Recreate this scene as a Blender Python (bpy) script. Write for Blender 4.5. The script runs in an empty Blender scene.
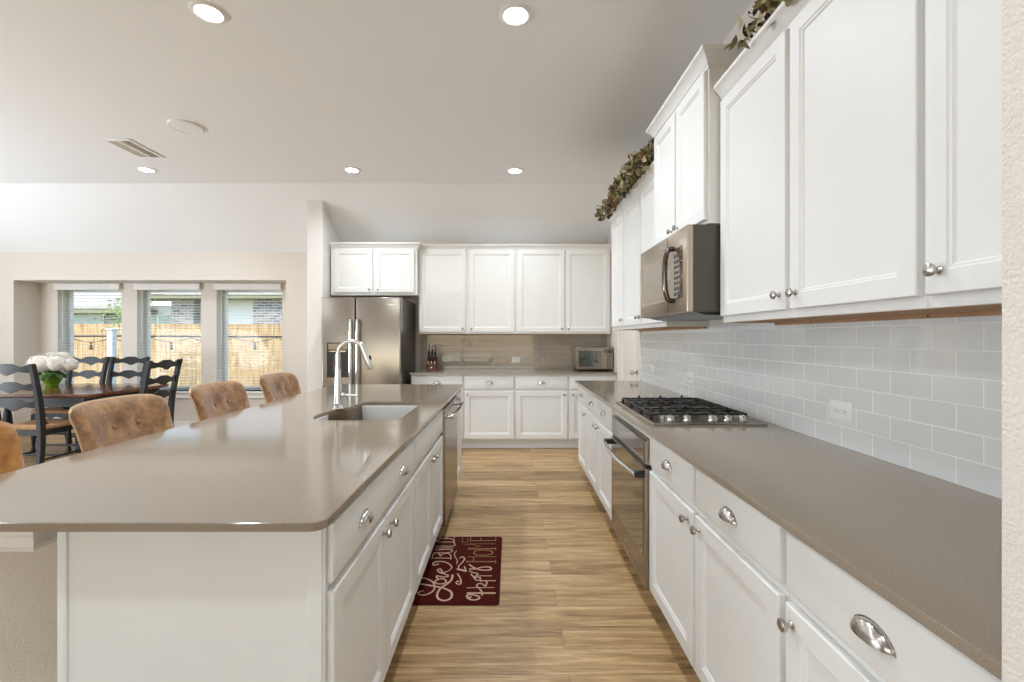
import bpy, bmesh, math, random
from mathutils import Vector, Matrix, noise
random.seed(7)
PI = math.pi
scn = bpy.context.scene
COL = scn.collection

# ------------------------------------------------------------------ camera, world, sun, left fill lamp, exposure
CAM_H = 1.3285
cd = bpy.data.cameras.new('camera'); cam = bpy.data.objects.new('camera', cd); COL.objects.link(cam)
cam.location = (0, 0, CAM_H); cam.rotation_euler = (PI/2, 0, 0)
cd.sensor_width = 36; cd.lens = 36*455/1024; cd.shift_x = 1.5/1024; cd.shift_y = -3.5/1024
cd.clip_start = .02; cd.clip_end = 300
scn.camera = cam
scn.view_settings.view_transform = 'Standard'; scn.view_settings.look = 'None'
scn.view_settings.gamma = 1; scn.view_settings.use_curve_mapping = False
scn.view_settings.exposure = 0.70

w = bpy.data.worlds.new('sky'); scn.world = w; w.use_nodes = True
nt = w.node_tree; nt.nodes.clear()
out = nt.nodes.new('ShaderNodeOutputWorld'); bg = nt.nodes.new('ShaderNodeBackground'); sky = nt.nodes.new('ShaderNodeTexSky')
sky.sky_type = 'NISHITA'; sky.sun_disc = False; sky.sun_elevation = math.radians(50); sky.sun_rotation = math.radians(200)
bg.inputs['Strength'].default_value = .31
nt.links.new(sky.outputs[0], bg.inputs[0]); nt.links.new(bg.outputs[0], out.inputs[0])

def light(name, typ, loc, rot, energy, color=(1, 1, 1), **kw):
    l = bpy.data.lights.new(name, typ); l.energy = energy; l.color = color
    for k, v in kw.items(): setattr(l, k, v)
    o = bpy.data.objects.new(name, l); o.location = loc; o.rotation_euler = rot; COL.objects.link(o); return o

light('sun', 'SUN', (0, -10, 20), (math.radians(42), 0, math.radians(-24)), 1.2, (1, .95, .86), angle=.02)
# added area lamp out of view at left, tilted up to fill the ceiling
light('left_fill_lamp', 'AREA', (-7.9, 1.7, 1.4), (0, -PI/2-math.radians(36), 0), 285, (.77, .88, 1), shape='RECTANGLE', size=2.2, size_y=5)

# ------------------------------------------------------------------ materials
def lin(c):
    c /= 255
    return c/12.92 if c <= .04045 else ((c+.055)/1.055)**2.4
def rgb(r, g, b): return (lin(r), lin(g), lin(b), 1)

class NT:
    def __init__(s, name):
        s.m = bpy.data.materials.new(name); s.m.use_nodes = True; s.t = s.m.node_tree
        s.b = s.t.nodes['Principled BSDF']
    def n(s, typ, **kw):
        nd = s.t.nodes.new(typ)
        for k, v in kw.items():
            if k[0] == '_': nd.inputs[k[1:].replace('_', ' ')].default_value = v
            else: setattr(nd, k, v)
        return nd
    def l(s, a, b): s.t.links.new(a, b)
    def coord(s, scale=(1, 1, 1), loc=(0, 0, 0), rot=(0, 0, 0), src='Object'):
        tc = s.n('ShaderNodeTexCoord'); mp = s.n('ShaderNodeMapping')
        mp.inputs['Scale'].default_value = scale; mp.inputs['Location'].default_value = loc; mp.inputs['Rotation'].default_value = rot
        s.l(tc.outputs[src], mp.inputs[0]); return mp.outputs[0]
    def ramp(s, fac, stops):
        r = s.n('ShaderNodeValToRGB'); e = r.color_ramp.elements
        e[0].position, e[0].color = stops[0]; e[1].position, e[1].color = stops[-1]
        for p, c in stops[1:-1]:
            x = e.new(p); x.color = c
        s.l(fac, r.inputs[0]); return r.outputs[0]
    def bump(s, h, strength=.2, dist=.01):
        b = s.n('ShaderNodeBump'); b.inputs['Strength'].default_value = strength; b.inputs['Distance'].default_value = dist
        s.l(h, b.inputs['Height']); s.l(b.outputs[0], s.b.inputs['Normal'])

def mat(name, col, rough=.5, metal=0, bump=0, bscale=80, var=0, vscale=6, coat=0, spec=.5, stretch=(1, 1, 1)):
    q = NT(name); b = q.b
    b.inputs['Base Color'].default_value = col; b.inputs['Roughness'].default_value = rough; b.inputs['Metallic'].default_value = metal
    b.inputs['Specular IOR Level'].default_value = spec
    if coat: b.inputs['Coat Weight'].default_value = coat; b.inputs['Coat Roughness'].default_value = .08
    if var:
        n = q.n('ShaderNodeTexNoise', _Scale=vscale, _Detail=4.0); q.l(q.coord(stretch), n.inputs['Vector'])
        lo = tuple(c*(1-var) for c in col[:3])+(1,); hi = tuple(min(1, c*(1+var)) for c in col[:3])+(1,)
        q.l(q.ramp(n.outputs['Fac'], [(.3, lo), (.7, hi)]), b.inputs['Base Color'])
    if bump:
        n = q.n('ShaderNodeTexNoise', _Scale=bscale, _Detail=3.0); q.l(q.coord(), n.inputs['Vector']); q.bump(n.outputs['Fac'], bump, .01)
    return q.m

M = {}
M['cabinet'] = mat('white_cabinet_paint', rgb(233, 231, 227), .45, var=.01)
M['ceiling'] = mat('ceiling_paint', rgb(243, 243, 242), .9, bump=.12, bscale=45)
M['wall'] = mat('beige_wall_paint', rgb(221, 212, 202), .85, bump=.25, bscale=70)
M['drywall'] = mat('textured_drywall', rgb(200, 188, 171), .85, bump=.6, bscale=130)
M['pale_wall'] = mat('pale_wall_paint', rgb(230, 225, 219), .85, bump=.2, bscale=70)
M['vent_grey'] = mat('vent_shadow_grey', rgb(205, 203, 200), .8)
M['near_wall'] = mat('orange_peel_wall', rgb(226, 218, 208), .85, bump=.4, bscale=200)
M['trim'] = mat('white_trim_paint', rgb(236, 233, 228), .35)
M['door'] = mat('cream_door_paint', rgb(232, 224, 213), .4)
M['nickel'] = mat('satin_nickel', rgb(196, 190, 184), .22, 1)
M['chrome'] = mat('chrome', rgb(222, 222, 222), .07, 1)
M['steel'] = mat('brushed_stainless', rgb(156, 147, 137), .27, 1, bump=.03, bscale=160, stretch=(1, 1, 1))
M['steel_lit'] = mat('lit_brushed_stainless', rgb(190, 176, 160), .3, 1, bump=.03, bscale=160)  # brighter copy of the steel; left light on the microwave put into colour
M['sink'] = mat('sink_stainless', rgb(138, 124, 104), .33, 1)
M['dark_side'] = mat('dark_grey_appliance_paint', rgb(86, 80, 72), .35, .3)
M['black'] = mat('black_plastic', rgb(24, 24, 25), .3)
M['iron'] = mat('cast_iron', rgb(26, 25, 25), .45, bump=.2, bscale=200)
M['black_glass'] = mat('black_oven_glass', rgb(30, 26, 22), .03, spec=.9, coat=1)
M['micro_glass'] = mat('microwave_dark_glass', rgb(150, 136, 120), .1, .75)
M['dark_chrome'] = mat('dark_chrome', rgb(110, 104, 98), .15, 1)
M['rawwood'] = mat('raw_wood', rgb(176, 135, 96), .7, var=.15, vscale=10, stretch=(.5, 6, 6))
M['blackwood'] = mat('black_painted_wood', rgb(30, 29, 29), .5, var=.1, vscale=20)
M['rush'] = mat('woven_tan_seat', rgb(178, 137, 98), .8, bump=.5, bscale=120, var=.15, vscale=30)
M['suede_piping'] = mat('pale_piping', rgb(205, 172, 135), .7)
M['white_plastic'] = mat('white_plastic', rgb(240, 238, 234), .35)
M['slot'] = mat('dark_slot', rgb(70, 66, 62), .5)
q = NT('white_blind_slat'); q.b.inputs['Base Color'].default_value = rgb(244, 244, 242); q.b.inputs['Roughness'].default_value = .5
tr = q.n('ShaderNodeBsdfTranslucent'); tr.inputs[0].default_value = rgb(244, 244, 242); mx = q.n('ShaderNodeMixShader'); mx.inputs[0].default_value = .4
q.l(q.b.outputs[0], mx.inputs[1]); q.l(tr.outputs[0], mx.inputs[2]); q.l(mx.outputs[0], q.t.nodes['Material Output'].inputs[0]); M['blind'] = q.m
M['petal'] = mat('white_petal', rgb(250, 243, 232), .7, var=.03, vscale=40)
M['leafgreen'] = mat('green_leaf', rgb(74, 104, 50), .5, var=.25, vscale=30)
M['bark'] = mat('brown_stem', rgb(74, 56, 40), .8)
M['knifewood'] = mat('red_brown_knife_block_wood', rgb(92, 46, 30), .45, var=.2, vscale=12, stretch=(8, 8, 1))
M['carpet'] = mat('pale_carpet', rgb(222, 216, 206), .95, bump=.6, bscale=300)
M['mat'] = mat('maroon_mat', rgb(76, 18, 10), .9, var=.12, vscale=25, spec=.15)
M['cream'] = mat('cream_print', rgb(214, 178, 150), .8)
M['gold'] = mat('gold_brown_print', rgb(146, 112, 66), .8)
M['grass'] = mat('lawn', rgb(120, 140, 76), .9, var=.25, vscale=4)
M['roof'] = mat('pale_roof_shingle', rgb(196, 188, 178), .9, var=.12, vscale=8)
M['soffit'] = mat('olive_soffit', rgb(150, 148, 118), .7)
M['wire'] = mat('dark_cable', rgb(48, 48, 50), .5)
M['siding'] = mat('white_siding', rgb(240, 240, 238), .6)
M['teal'] = mat('teal_window_glass', rgb(120, 160, 165), .1, spec=.8)

def m_counter():
    q = NT('taupe_quartz'); b = q.b
    n1 = q.n('ShaderNodeTexNoise', _Scale=420.0, _Detail=2.0); n2 = q.n('ShaderNodeTexVoronoi', _Scale=260.0)
    c = q.coord(); q.l(c, n1.inputs['Vector']); q.l(c, n2.inputs['Vector'])
    base = q.ramp(n1.outputs['Fac'], [(.3, rgb(130, 115, 98)), (.7, rgb(153, 138, 120))])
    q.l(base, b.inputs['Base Color']); b.inputs['Roughness'].default_value = .085; b.inputs['Specular IOR Level'].default_value = .7
    return q.m
M['counter'] = m_counter()

def m_tile(name, rot, phase, c1=rgb(221, 222, 220), c2=rgb(228, 229, 226), cm=rgb(245, 244, 242)):
    q = NT(name); b = q.b
    tc = q.n('ShaderNodeTexCoord'); sp = q.n('ShaderNodeSeparateXYZ'); cb = q.n('ShaderNodeCombineXYZ')
    q.l(tc.outputs['Object'], sp.inputs[0])
    ax = q.n('ShaderNodeMath', operation='ADD'); ax.inputs[1].default_value = phase; q.l(sp.outputs[rot], ax.inputs[0])
    az = q.n('ShaderNodeMath', operation='SUBTRACT'); az.inputs[1].default_value = .914; q.l(sp.outputs['Z'], az.inputs[0])
    q.l(ax.outputs[0], cb.inputs['X']); q.l(az.outputs[0], cb.inputs['Y'])
    br = q.n('ShaderNodeTexBrick', offset=.5, offset_frequency=2, squash=1.0)
    br.inputs['Scale'].default_value = 1; br.inputs['Mortar Size'].default_value = .0022; br.inputs['Mortar Smooth'].default_value = .31
    br.inputs['Brick Width'].default_value = .149; br.inputs['Row Height'].default_value = .0756; br.inputs['Bias'].default_value = -.3
    br.inputs['Color1'].default_value = c1; br.inputs['Color2'].default_value = c2; br.inputs['Mortar'].default_value = cm
    q.l(cb.outputs[0], br.inputs['Vector']); q.l(br.outputs['Color'], b.inputs['Base Color'])
    rr = q.n('ShaderNodeMapRange'); rr.inputs['To Min'].default_value = .05; rr.inputs['To Max'].default_value = .7
    q.l(br.outputs['Fac'], rr.inputs['Value']); q.l(rr.outputs[0], b.inputs['Roughness'])
    inv = q.n('ShaderNodeMath', operation='SUBTRACT'); inv.inputs[0].default_value = 1; q.l(br.outputs['Fac'], inv.inputs[1])
    q.bump(inv.outputs[0], .35, .002); b.inputs['Specular IOR Level'].default_value = .6
    return q.m
M['tile_right'] = m_tile('pale_grey_subway_tile', 'Y', .149*20-1.2135)
M['tile_back'] = m_tile('shaded_subway_tile_back', 'X', 3.0, rgb(170, 158, 144), rgb(178, 167, 153), rgb(192, 184, 174))  # same tile as right wall, its shade and reflections put into the colour

def m_floor():
    q = NT('wood_plank_floor'); b = q.b
    c = q.coord(loc=(9, 9, 0))
    br = q.n('ShaderNodeTexBrick', offset=.37, offset_frequency=2)
    br.inputs['Scale'].default_value = 1; br.inputs['Mortar Size'].default_value = .0012; br.inputs['Brick Width'].default_value = 1.21
    br.inputs['Row Height'].default_value = .152; br.inputs['Bias'].default_value = 0
    br.inputs['Color1'].default_value = (0, 0, 0, 1); br.inputs['Color2'].default_value = (1, 1, 1, 1); br.inputs['Mortar'].default_value = (.5, .5, .5, 1)
    q.l(c, br.inputs['Vector'])
    # per plank shift of the grain
    vm = q.n('ShaderNodeVectorMath', operation='MULTIPLY_ADD'); vm.inputs[1].default_value = (1.3, 17, 1)
    sc = q.n('ShaderNodeVectorMath', operation='SCALE'); sc.inputs['Scale'].default_value = 7; q.l(br.outputs['Color'], sc.inputs[0])
    q.l(c, vm.inputs[0]); q.l(sc.outputs[0], vm.inputs[2])
    n1 = q.n('ShaderNodeTexNoise', _Scale=1.6, _Detail=8.0, _Roughness=.62, _Distortion=.6); q.l(vm.outputs[0], n1.inputs['Vector'])
    n2 = q.n('ShaderNodeTexNoise', _Scale=5.0, _Detail=9.0, _Roughness=.78); q.l(vm.outputs[0], n2.inputs['Vector'])
    mx = q.n('ShaderNodeMix', data_type='RGBA'); mx.inputs['Factor'].default_value = .4
    q.l(n1.outputs['Fac'], mx.inputs['A']); q.l(n2.outputs['Fac'], mx.inputs['B'])
    m2 = q.n('ShaderNodeMix', data_type='RGBA'); m2.inputs['Factor'].default_value = .11
    q.l(mx.outputs['Result'], m2.inputs['A']); q.l(br.outputs['Color'], m2.inputs['B'])
    col = q.ramp(m2.outputs['Result'], [(.34, rgb(84, 62, 36)), (.43, rgb(140, 109, 69)), (.53, rgb(182, 147, 100)), (.63, rgb(214, 182, 138))])
    m3 = q.n('ShaderNodeMix', data_type='RGBA'); m3.inputs['B'].default_value = rgb(96, 74, 52)
    fm = q.n('ShaderNodeMath', operation='MULTIPLY'); fm.inputs[1].default_value = .6; q.l(br.outputs['Fac'], fm.inputs[0])
    q.l(fm.outputs[0], m3.inputs['Factor']); q.l(col, m3.inputs['A']); q.l(m3.outputs['Result'], b.inputs['Base Color'])
    b.inputs['Roughness'].default_value = .38; q.bump(n2.outputs['Fac'], .08, .004)
    return q.m
M['floor'] = m_floor()

def m_suede(name, a, c, d):
    q = NT(name); b = q.b
    co = q.coord(); n = q.n('ShaderNodeTexNoise', _Scale=13.0, _Detail=8.0, _Roughness=.7, _Distortion=.35); q.l(co, n.inputs['Vector'])
    q.l(q.ramp(n.outputs['Fac'], [(.32, a), (.5, c), (.68, d)]), b.inputs['Base Color'])
    b.inputs['Roughness'].default_value = .8; b.inputs['Sheen Weight'].default_value = .4
    q.bump(n.outputs['Fac'], .25, .02); return q.m
M['suede'] = m_suede('brown_suede', rgb(100, 66, 32), rgb(144, 100, 58), rgb(180, 135, 88))
M['suede_gold'] = m_suede('golden_tan_suede', rgb(132, 80, 22), rgb(168, 110, 40), rgb(192, 136, 62))

def m_tablewood():
    q = NT('red_brown_table_wood'); n = q.n('ShaderNodeTexNoise', _Scale=5.0, _Detail=6.0); q.l(q.coord((1, 9, 1)), n.inputs['Vector'])
    q.l(q.ramp(n.outputs['Fac'], [(.3, rgb(78, 46, 30)), (.7, rgb(120, 78, 54))]), q.b.inputs['Base Color'])
    q.b.inputs['Roughness'].default_value = .12; return q.m
M['table'] = m_tablewood()

def m_glass(name, tint=(1, 1, 1, 1), gl=.07):
    q = NT(name); t = q.t; t.nodes.remove(q.b)
    o = t.nodes['Material Output']; mx = q.n('ShaderNodeMixShader'); mx.inputs[0].default_value = gl
    tr = q.n('ShaderNodeBsdfTransparent'); tr.inputs[0].default_value = tint; g = q.n('ShaderNodeBsdfGlossy'); g.inputs['Roughness'].default_value = .02
    q.l(tr.outputs[0], mx.inputs[1]); q.l(g.outputs[0], mx.inputs[2]); q.l(mx.outputs[0], o.inputs[0]); return q.m
M['glass'] = m_glass('clear_window_glass', gl=.015)
M['toaster_glass'] = m_glass('toaster_door_glass', (.75, .8, .72, 1), .15)
q = NT('green_glass'); q.b.inputs['Base Color'].default_value = rgb(120, 170, 40); q.b.inputs['Roughness'].default_value = .05
q.b.inputs['Transmission Weight'].default_value = .35; M['green_glass'] = q.m
q = NT('lit_lens'); q.b.inputs['Emission Color'].default_value = (1, .96, .9, 1); q.b.inputs['Emission Strength'].default_value = 14; M['lens'] = q.m

def m_fence():
    q = NT('cedar_fence'); b = q.b
    n = q.n('ShaderNodeTexNoise', _Scale=3.0, _Detail=5.0); q.l(q.coord((7, 1, .6)), n.inputs['Vector'])
    q.l(q.ramp(n.outputs['Fac'], [(.3, rgb(160, 122, 78)), (.5, rgb(206, 172, 124)), (.7, rgb(222, 192, 148))]), b.inputs['Base Color']); b.inputs['Roughness'].default_value = .85
    return q.m
M['fence'] = m_fence()
def m_brick():
    q = NT('grey_brick'); br = q.n('ShaderNodeTexBrick'); br.inputs['Scale'].default_value = 1
    br.inputs['Brick Width'].default_value = .3; br.inputs['Row Height'].default_value = .1; br.inputs['Mortar Size'].default_value = .012
    br.inputs['Color1'].default_value = rgb(110, 112, 116); br.inputs['Color2'].default_value = rgb(168, 160, 150); br.inputs['Mortar'].default_value = rgb(205, 200, 194)
    q.l(q.coord(rot=(PI/2, 0, 0)), br.inputs['Vector']); q.l(br.outputs['Color'], q.b.inputs['Base Color']); q.b.inputs['Roughness'].default_value = .9
    return q.m
M['brick'] = m_brick()
LEAFS = [mat('dried_leaf_'+n, c, .6) for n, c in (('olive', rgb(122, 114, 70)), ('brown', rgb(136, 92, 56)), ('sage', rgb(172, 164, 124)), ('dark', rgb(64, 58, 40)))]
M['leafpurple'] = mat('dark_berry', rgb(58, 36, 36), .4)

# ------------------------------------------------------------------ mesh helpers
class MB:
    def __init__(s): s.b = bmesh.new(); s.mi = 0
    def _done(s, fs):
        for f in fs: f.material_index = s.mi
    def box(s, x0, x1, y0, y1, z0, z1, bev=0, seg=1):
        r = bmesh.ops.create_cube(s.b, size=1)['verts']
        for v in r: v.co = Vector(((x0+x1)/2+v.co.x*(x1-x0), (y0+y1)/2+v.co.y*(y1-y0), (z0+z1)/2+v.co.z*(z1-z0)))
        fs = {f for v in r for f in v.link_faces}
        if bev:
            es = list({e for v in r for e in v.link_edges})
            g = bmesh.ops.bevel(s.b, geom=es, offset=bev, segments=seg, affect='EDGES', profile=.5)
            fs |= set(g['faces']); fs = {f for f in fs if f.is_valid}
        s._done(fs); return s
    def loft(s, rings, cap0=False, cap1=False, closed=True):
        rv = [[s.b.verts.new(p) for p in r] for r in rings]; n = len(rv[0]); fs = []
        for a, c in zip(rv, rv[1:]):
            for i in range(n if closed else n-1):
                j = (i+1) % n
                try: fs.append(s.b.faces.new((a[i], a[j], c[j], c[i])))
                except ValueError: pass
        if cap0: fs.append(s.b.faces.new(rv[0][::-1]))
        if cap1: fs.append(s.b.faces.new(rv[-1]))
        s._done(fs); return s
    def lathe(s, prof, c=(0, 0, 0), axis='Z', n=20, cap=True):
        c = Vector(c); rings = []
        for r, h in prof:
            ring = []
            for i in range(n):
                a = 2*PI*i/n; u, v = r*math.cos(a), r*math.sin(a)
                p = {'Z': (u, v, h), 'Y': (u, h, v), 'X': (h, u, v), '-Y': (u, -h, v), '-X': (-h, u, v), '-Z': (u, v, -h)}[axis]
                ring.append(c+Vector(p))
            rings.append(ring)
        return s.loft(rings, cap, cap)
    def tube(s, pts, r, n=10, cap=True, flat=1):
        pts = [Vector(p) for p in pts]; rings = []; N = len(pts); rr = r if isinstance(r, (list, tuple)) else [r]*N
        t0 = (pts[1]-pts[0]).normalized(); up = Vector((0, 0, 1)) if abs(t0.z) < .9 else Vector((1, 0, 0))
        side = t0.cross(up).normalized()
        for i, p in enumerate(pts):
            t = (pts[min(i+1, N-1)]-pts[max(i-1, 0)]).normalized()
            side = (side-t*side.dot(t)).normalized(); up2 = side.cross(t)
            rings.append([p+(side*math.cos(2*PI*k/n)+up2*math.sin(2*PI*k/n)*flat)*rr[i] for k in range(n)])
        return s.loft(rings, cap, cap)
    def prism(s, poly, a, b, plane='XZ', bev=0):
        def P(p, h): return {'XZ': (p[0], h, p[1]), 'YZ': (h, p[0], p[1]), 'XY': (p[0], p[1], h)}[plane]
        v0 = [s.b.verts.new(P(p, a)) for p in poly]; v1 = [s.b.verts.new(P(p, b)) for p in poly]; n = len(poly); fs = []
        for i in range(n): fs.append(s.b.faces.new((v0[i], v0[(i+1) % n], v1[(i+1) % n], v1[i])))
        f0 = s.b.faces.new(v0[::-1]); f1 = s.b.faces.new(v1); fs += [f0, f1]
        s._done(fs)
        if n > 4: s._done(bmesh.ops.triangulate(s.b, faces=[f0, f1])['faces'])
        return s
    def sphere(s, c, r, seg=12, rings=8, sc=(1, 1, 1)):
        g = bmesh.ops.create_uvsphere(s.b, u_segments=seg, v_segments=rings, radius=r)['verts']
        for v in g: v.co = Vector((v.co.x*sc[0]+c[0], v.co.y*sc[1]+c[1], v.co.z*sc[2]+c[2]))
        s._done({f for v in g for f in v.link_faces}); return s
    def face(s, pts):
        s._done([s.b.faces.new([s.b.verts.new(p) for p in pts])]); return s
    def frame(s, x0, x1, z0, z1, rings, back):
        """stacked rectangles: rings = (inset, depth y); closed by a front face and a back face"""
        R = []
        for ins, y in [(0, back)]+list(rings):
            R.append([(x0+ins, y, z0+ins), (x1-ins, y, z0+ins), (x1-ins, y, z1-ins), (x0+ins, y, z1-ins)])
        return s.loft(R, True, True)
    def crown(s, path, prof, closed=False):
        """profile (out, up) swept along a plan path with mitred corners; outward is to the right of the path"""
        n = len(path); P = [Vector((p[0], p[1])) for p in path]; rows = []
        for i in range(n):
            def nrm(a, b): d = (b-a).normalized(); return Vector((d.y, -d.x))
            if i == 0: m = nrm(P[0], P[1]); k = 1
            elif i == n-1: m = nrm(P[-2], P[-1]); k = 1
            else:
                a, b = nrm(P[i-1], P[i]), nrm(P[i], P[i+1]); m = (a+b).normalized(); k = 1/max(.2, m.dot(a))
            z = path[i][2]
            rows.append([(P[i].x+m.x*k*o, P[i].y+m.y*k*o, z+u) for o, u in prof])
        return s.loft(rows, True, True)
    def out(s, name, m, parent=None, sharp=38, smooth=True, loc=None):
        bmesh.ops.recalc_face_normals(s.b, faces=s.b.faces)
        ca = math.radians(sharp)
        for f in s.b.faces: f.smooth = smooth
        for e in s.b.edges:
            e.smooth = len(e.link_faces) == 2 and e.calc_face_angle(0) < ca
        me = bpy.data.meshes.new(name); s.b.to_mesh(me); s.b.free()
        for k in (m if isinstance(m, list) else [m]): me.materials.append(M[k] if isinstance(k, str) else k)
        o = bpy.data.objects.new(name, me); COL.objects.link(o)
        if parent: o.parent = parent
        if loc: o.location = loc
        return o

def tag(o, label=None, cat=None, group=None, kind=None):
    if label: o['label'] = label
    if cat: o['category'] = cat
    if group: o['group'] = group
    if kind: o['kind'] = kind
    return o
def thing(name, label, cat, loc=(0, 0, 0), rz=0, group=None):
    o = bpy.data.objects.new(name, None); o.empty_display_size = .05; COL.objects.link(o)
    o.location = loc; o.rotation_euler = (0, 0, rz); return tag(o, label, cat, group)
def struct(mb, name, m, **k): return tag(mb.out(name, m, **k), kind='structure')
def kids(o): return [c for c in bpy.data.objects if c.parent == o]
def copy_tree(o, parent=None, top=True):
    c = o.copy(); COL.objects.link(c); c.parent = parent
    for k in kids(o): copy_tree(k, c, False)
    return c
def spline(pts, n=6, closed=False):
    P = [Vector(p) for p in pts]; N = len(P); r = []
    rng = range(N if closed else N-1)
    for i in rng:
        g = lambda k: P[k % N] if closed else P[max(0, min(N-1, k))]
        a, b, c, d = g(i-1), g(i), g(i+1), g(i+2)
        for j in range(n):
            t = j/n
            r.append(.5*((2*b)+(c-a)*t+(2*a-5*b+4*c-d)*t*t+(3*b-a-3*c+d)*t**3))
    if not closed: r.append(P[-1].copy())
    return r

# ------------------------------------------------------------------ the room
XW = 1.2735            # right wall
YB = 6.02              # kitchen back wall
YN = 6.18              # dining wall
ZC, YC, SL = 3.1, 5.23, .647
def slope_z(y): return ZC-.02-SL*(y-YC)

struct(MB().box(-8.2, 1.45, -5, 6.9, -.12, 0), 'floor', 'floor')
c = MB(); c.box(-8.2, 1.45, -7.5, YC, ZC, ZC+.15)  # runs past the rear wall as an unseen overhang added against the sun
c.prism([(YC, ZC), (6.9, ZC-SL*(6.9-YC)), (6.9, ZC-SL*(6.9-YC)+.15), (YC, ZC+.15)], -8.2, 1.45, 'YZ')
struct(c, 'ceiling', 'ceiling')
struct(MB().box(XW, 1.45, -5, 6.3, 0, 3.2), 'wall_right', 'wall')
struct(MB().box(.597, XW, .40, .5566, 0, 3.12, .004), 'wall_near', 'near_wall')
struct(MB().box(-2.2435, 1.28, YB, 6.3, 0, 3.2), 'wall_back', 'wall')
struct(MB().box(-2.43, -2.2435, 5.43, 6.3, 0, 3.2, .006), 'wall_partition', 'pale_wall')
struct(MB().box(-8.2, -8, -5, 6.9, 0, 3.2), 'wall_left', 'wall')
# dining wall with the window nook let into it, and the nook's own back wall with three openings
wn = MB(); wn.box(-8, -6.75, YN, 6.53, 0, 3.2); wn.box(-3.05, -2.43, YN, 6.53, 0, 3.2); wn.box(-6.75, -3.05, YN, 6.53, 2.108, 3.2)
struct(wn, 'wall_dining', 'wall')
WIN = [(-6.50, -5.583), (-5.36, -4.442), (-4.219, -3.279)]
WZ0, WZ1 = .56, 2.10
nb = MB()
xs = [-8]+[v for p in WIN for v in p]+[-2.43]
for i in range(0, len(xs), 2): nb.box(xs[i], xs[i+1], 6.53, 6.76, 0, 3.2)
for a, b_ in WIN: nb.box(a, b_, 6.53, 6.76, 0, WZ0); nb.box(a, b_, 6.53, 6.76, WZ1, 3.2)
struct(nb, 'wall_nook', 'wall')
for i, (a, b_) in enumerate(WIN):
    f = MB()
    for q4 in ((a, a+.035, WZ0, WZ1), (b_-.035, b_, WZ0, WZ1), (a+.035, b_-.035, WZ0, WZ0+.04), (a+.035, b_-.035, WZ1-.04, WZ1)):
        f.box(q4[0], q4[1], 6.68, 6.74, q4[2], q4[3], .004)
    fr = struct(f, 'window_%d' % (i+1), 'trim')
    MB().box(a+.03, b_-.03, 6.705, 6.71, WZ0+.03, WZ1-.03).out('pane', 'glass', fr)
    MB().box(a-.04, b_+.04, 6.48, 6.68, WZ0-.03, WZ0, .006).out('sill', 'trim', fr)
    MB().box(a-.02, b_+.02, 6.505, 6.53, WZ0-.10, WZ0-.03, .005).out('apron', 'trim', fr)
bb = MB(); bb.box(-6.75, -3.05, 6.515, 6.53, 0, .13, .004); struct(bb, 'baseboard_nook', 'trim')
bb = MB(); bb.box(-3.05, -2.43, 6.165, YN, 0, .13, .004); bb.box(-8, -6.75, 6.165, YN, 0, .13, .004); struct(bb, 'baseboard_dining', 'trim')
bb = MB(); bb.box(1.258, XW, 5.33, 5.40, 0, .13, .004); struct(bb, 'baseboard_right', 'trim')
# rear wall; its open middle is added to let in sky light
rw = MB(); rw.box(-8.2, -6.2, -5.1, -5, 0, 3.2); rw.box(1.0, 1.45, -5.1, -5, 0, 3.2); rw.box(-6.2, 1.0, -5.1, -5, 0, .3); rw.box(-6.2, 1.0, -5.1, -5, 2.9, 3.2)
struct(rw, 'wall_rear', 'wall')
# pantry door in the right wall beyond the counter
d = MB(); d.frame(-.40, .40, .01, 2.03, [(0, 0), (.11, 0), (.125, .008), (.16, .008), (.175, .002)], .03)
do = struct(d, 'door_1', 'door'); do.location = (1.262, 4.85, 0); do.rotation_euler = (0, 0, -PI/2)
cs = MB()
for q4 in ((-.48, -.405, 0, 2.11), (.405, .48, 0, 2.11), (-.48, .48, 2.035, 2.11)): cs.box(q4[0], q4[1], -.012, .011, q4[2], q4[3], .005)
cs.out('casing', 'door', do)
k = MB(); k.lathe([(.027, 0), (.027, .006), (.011, .012), (.010, .035), (.022, .042), (.027, .055), (.022, .068), (.0, .072)], (.33, .0, .98), '-Y', 18); k.out('knob', 'nickel', do)

# tile splashbacks
tb = MB(); tb.box(1.262, XW, .5566, 4.39, .914, 1.40)
struct(tb, 'tile_backsplash', 'tile_right')
tb2 = MB(); tb2.box(-1.19, XW-.001, 6.008, YB, .914, 1.372); struct(tb2, 'tile_backsplash', 'tile_back')

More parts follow.
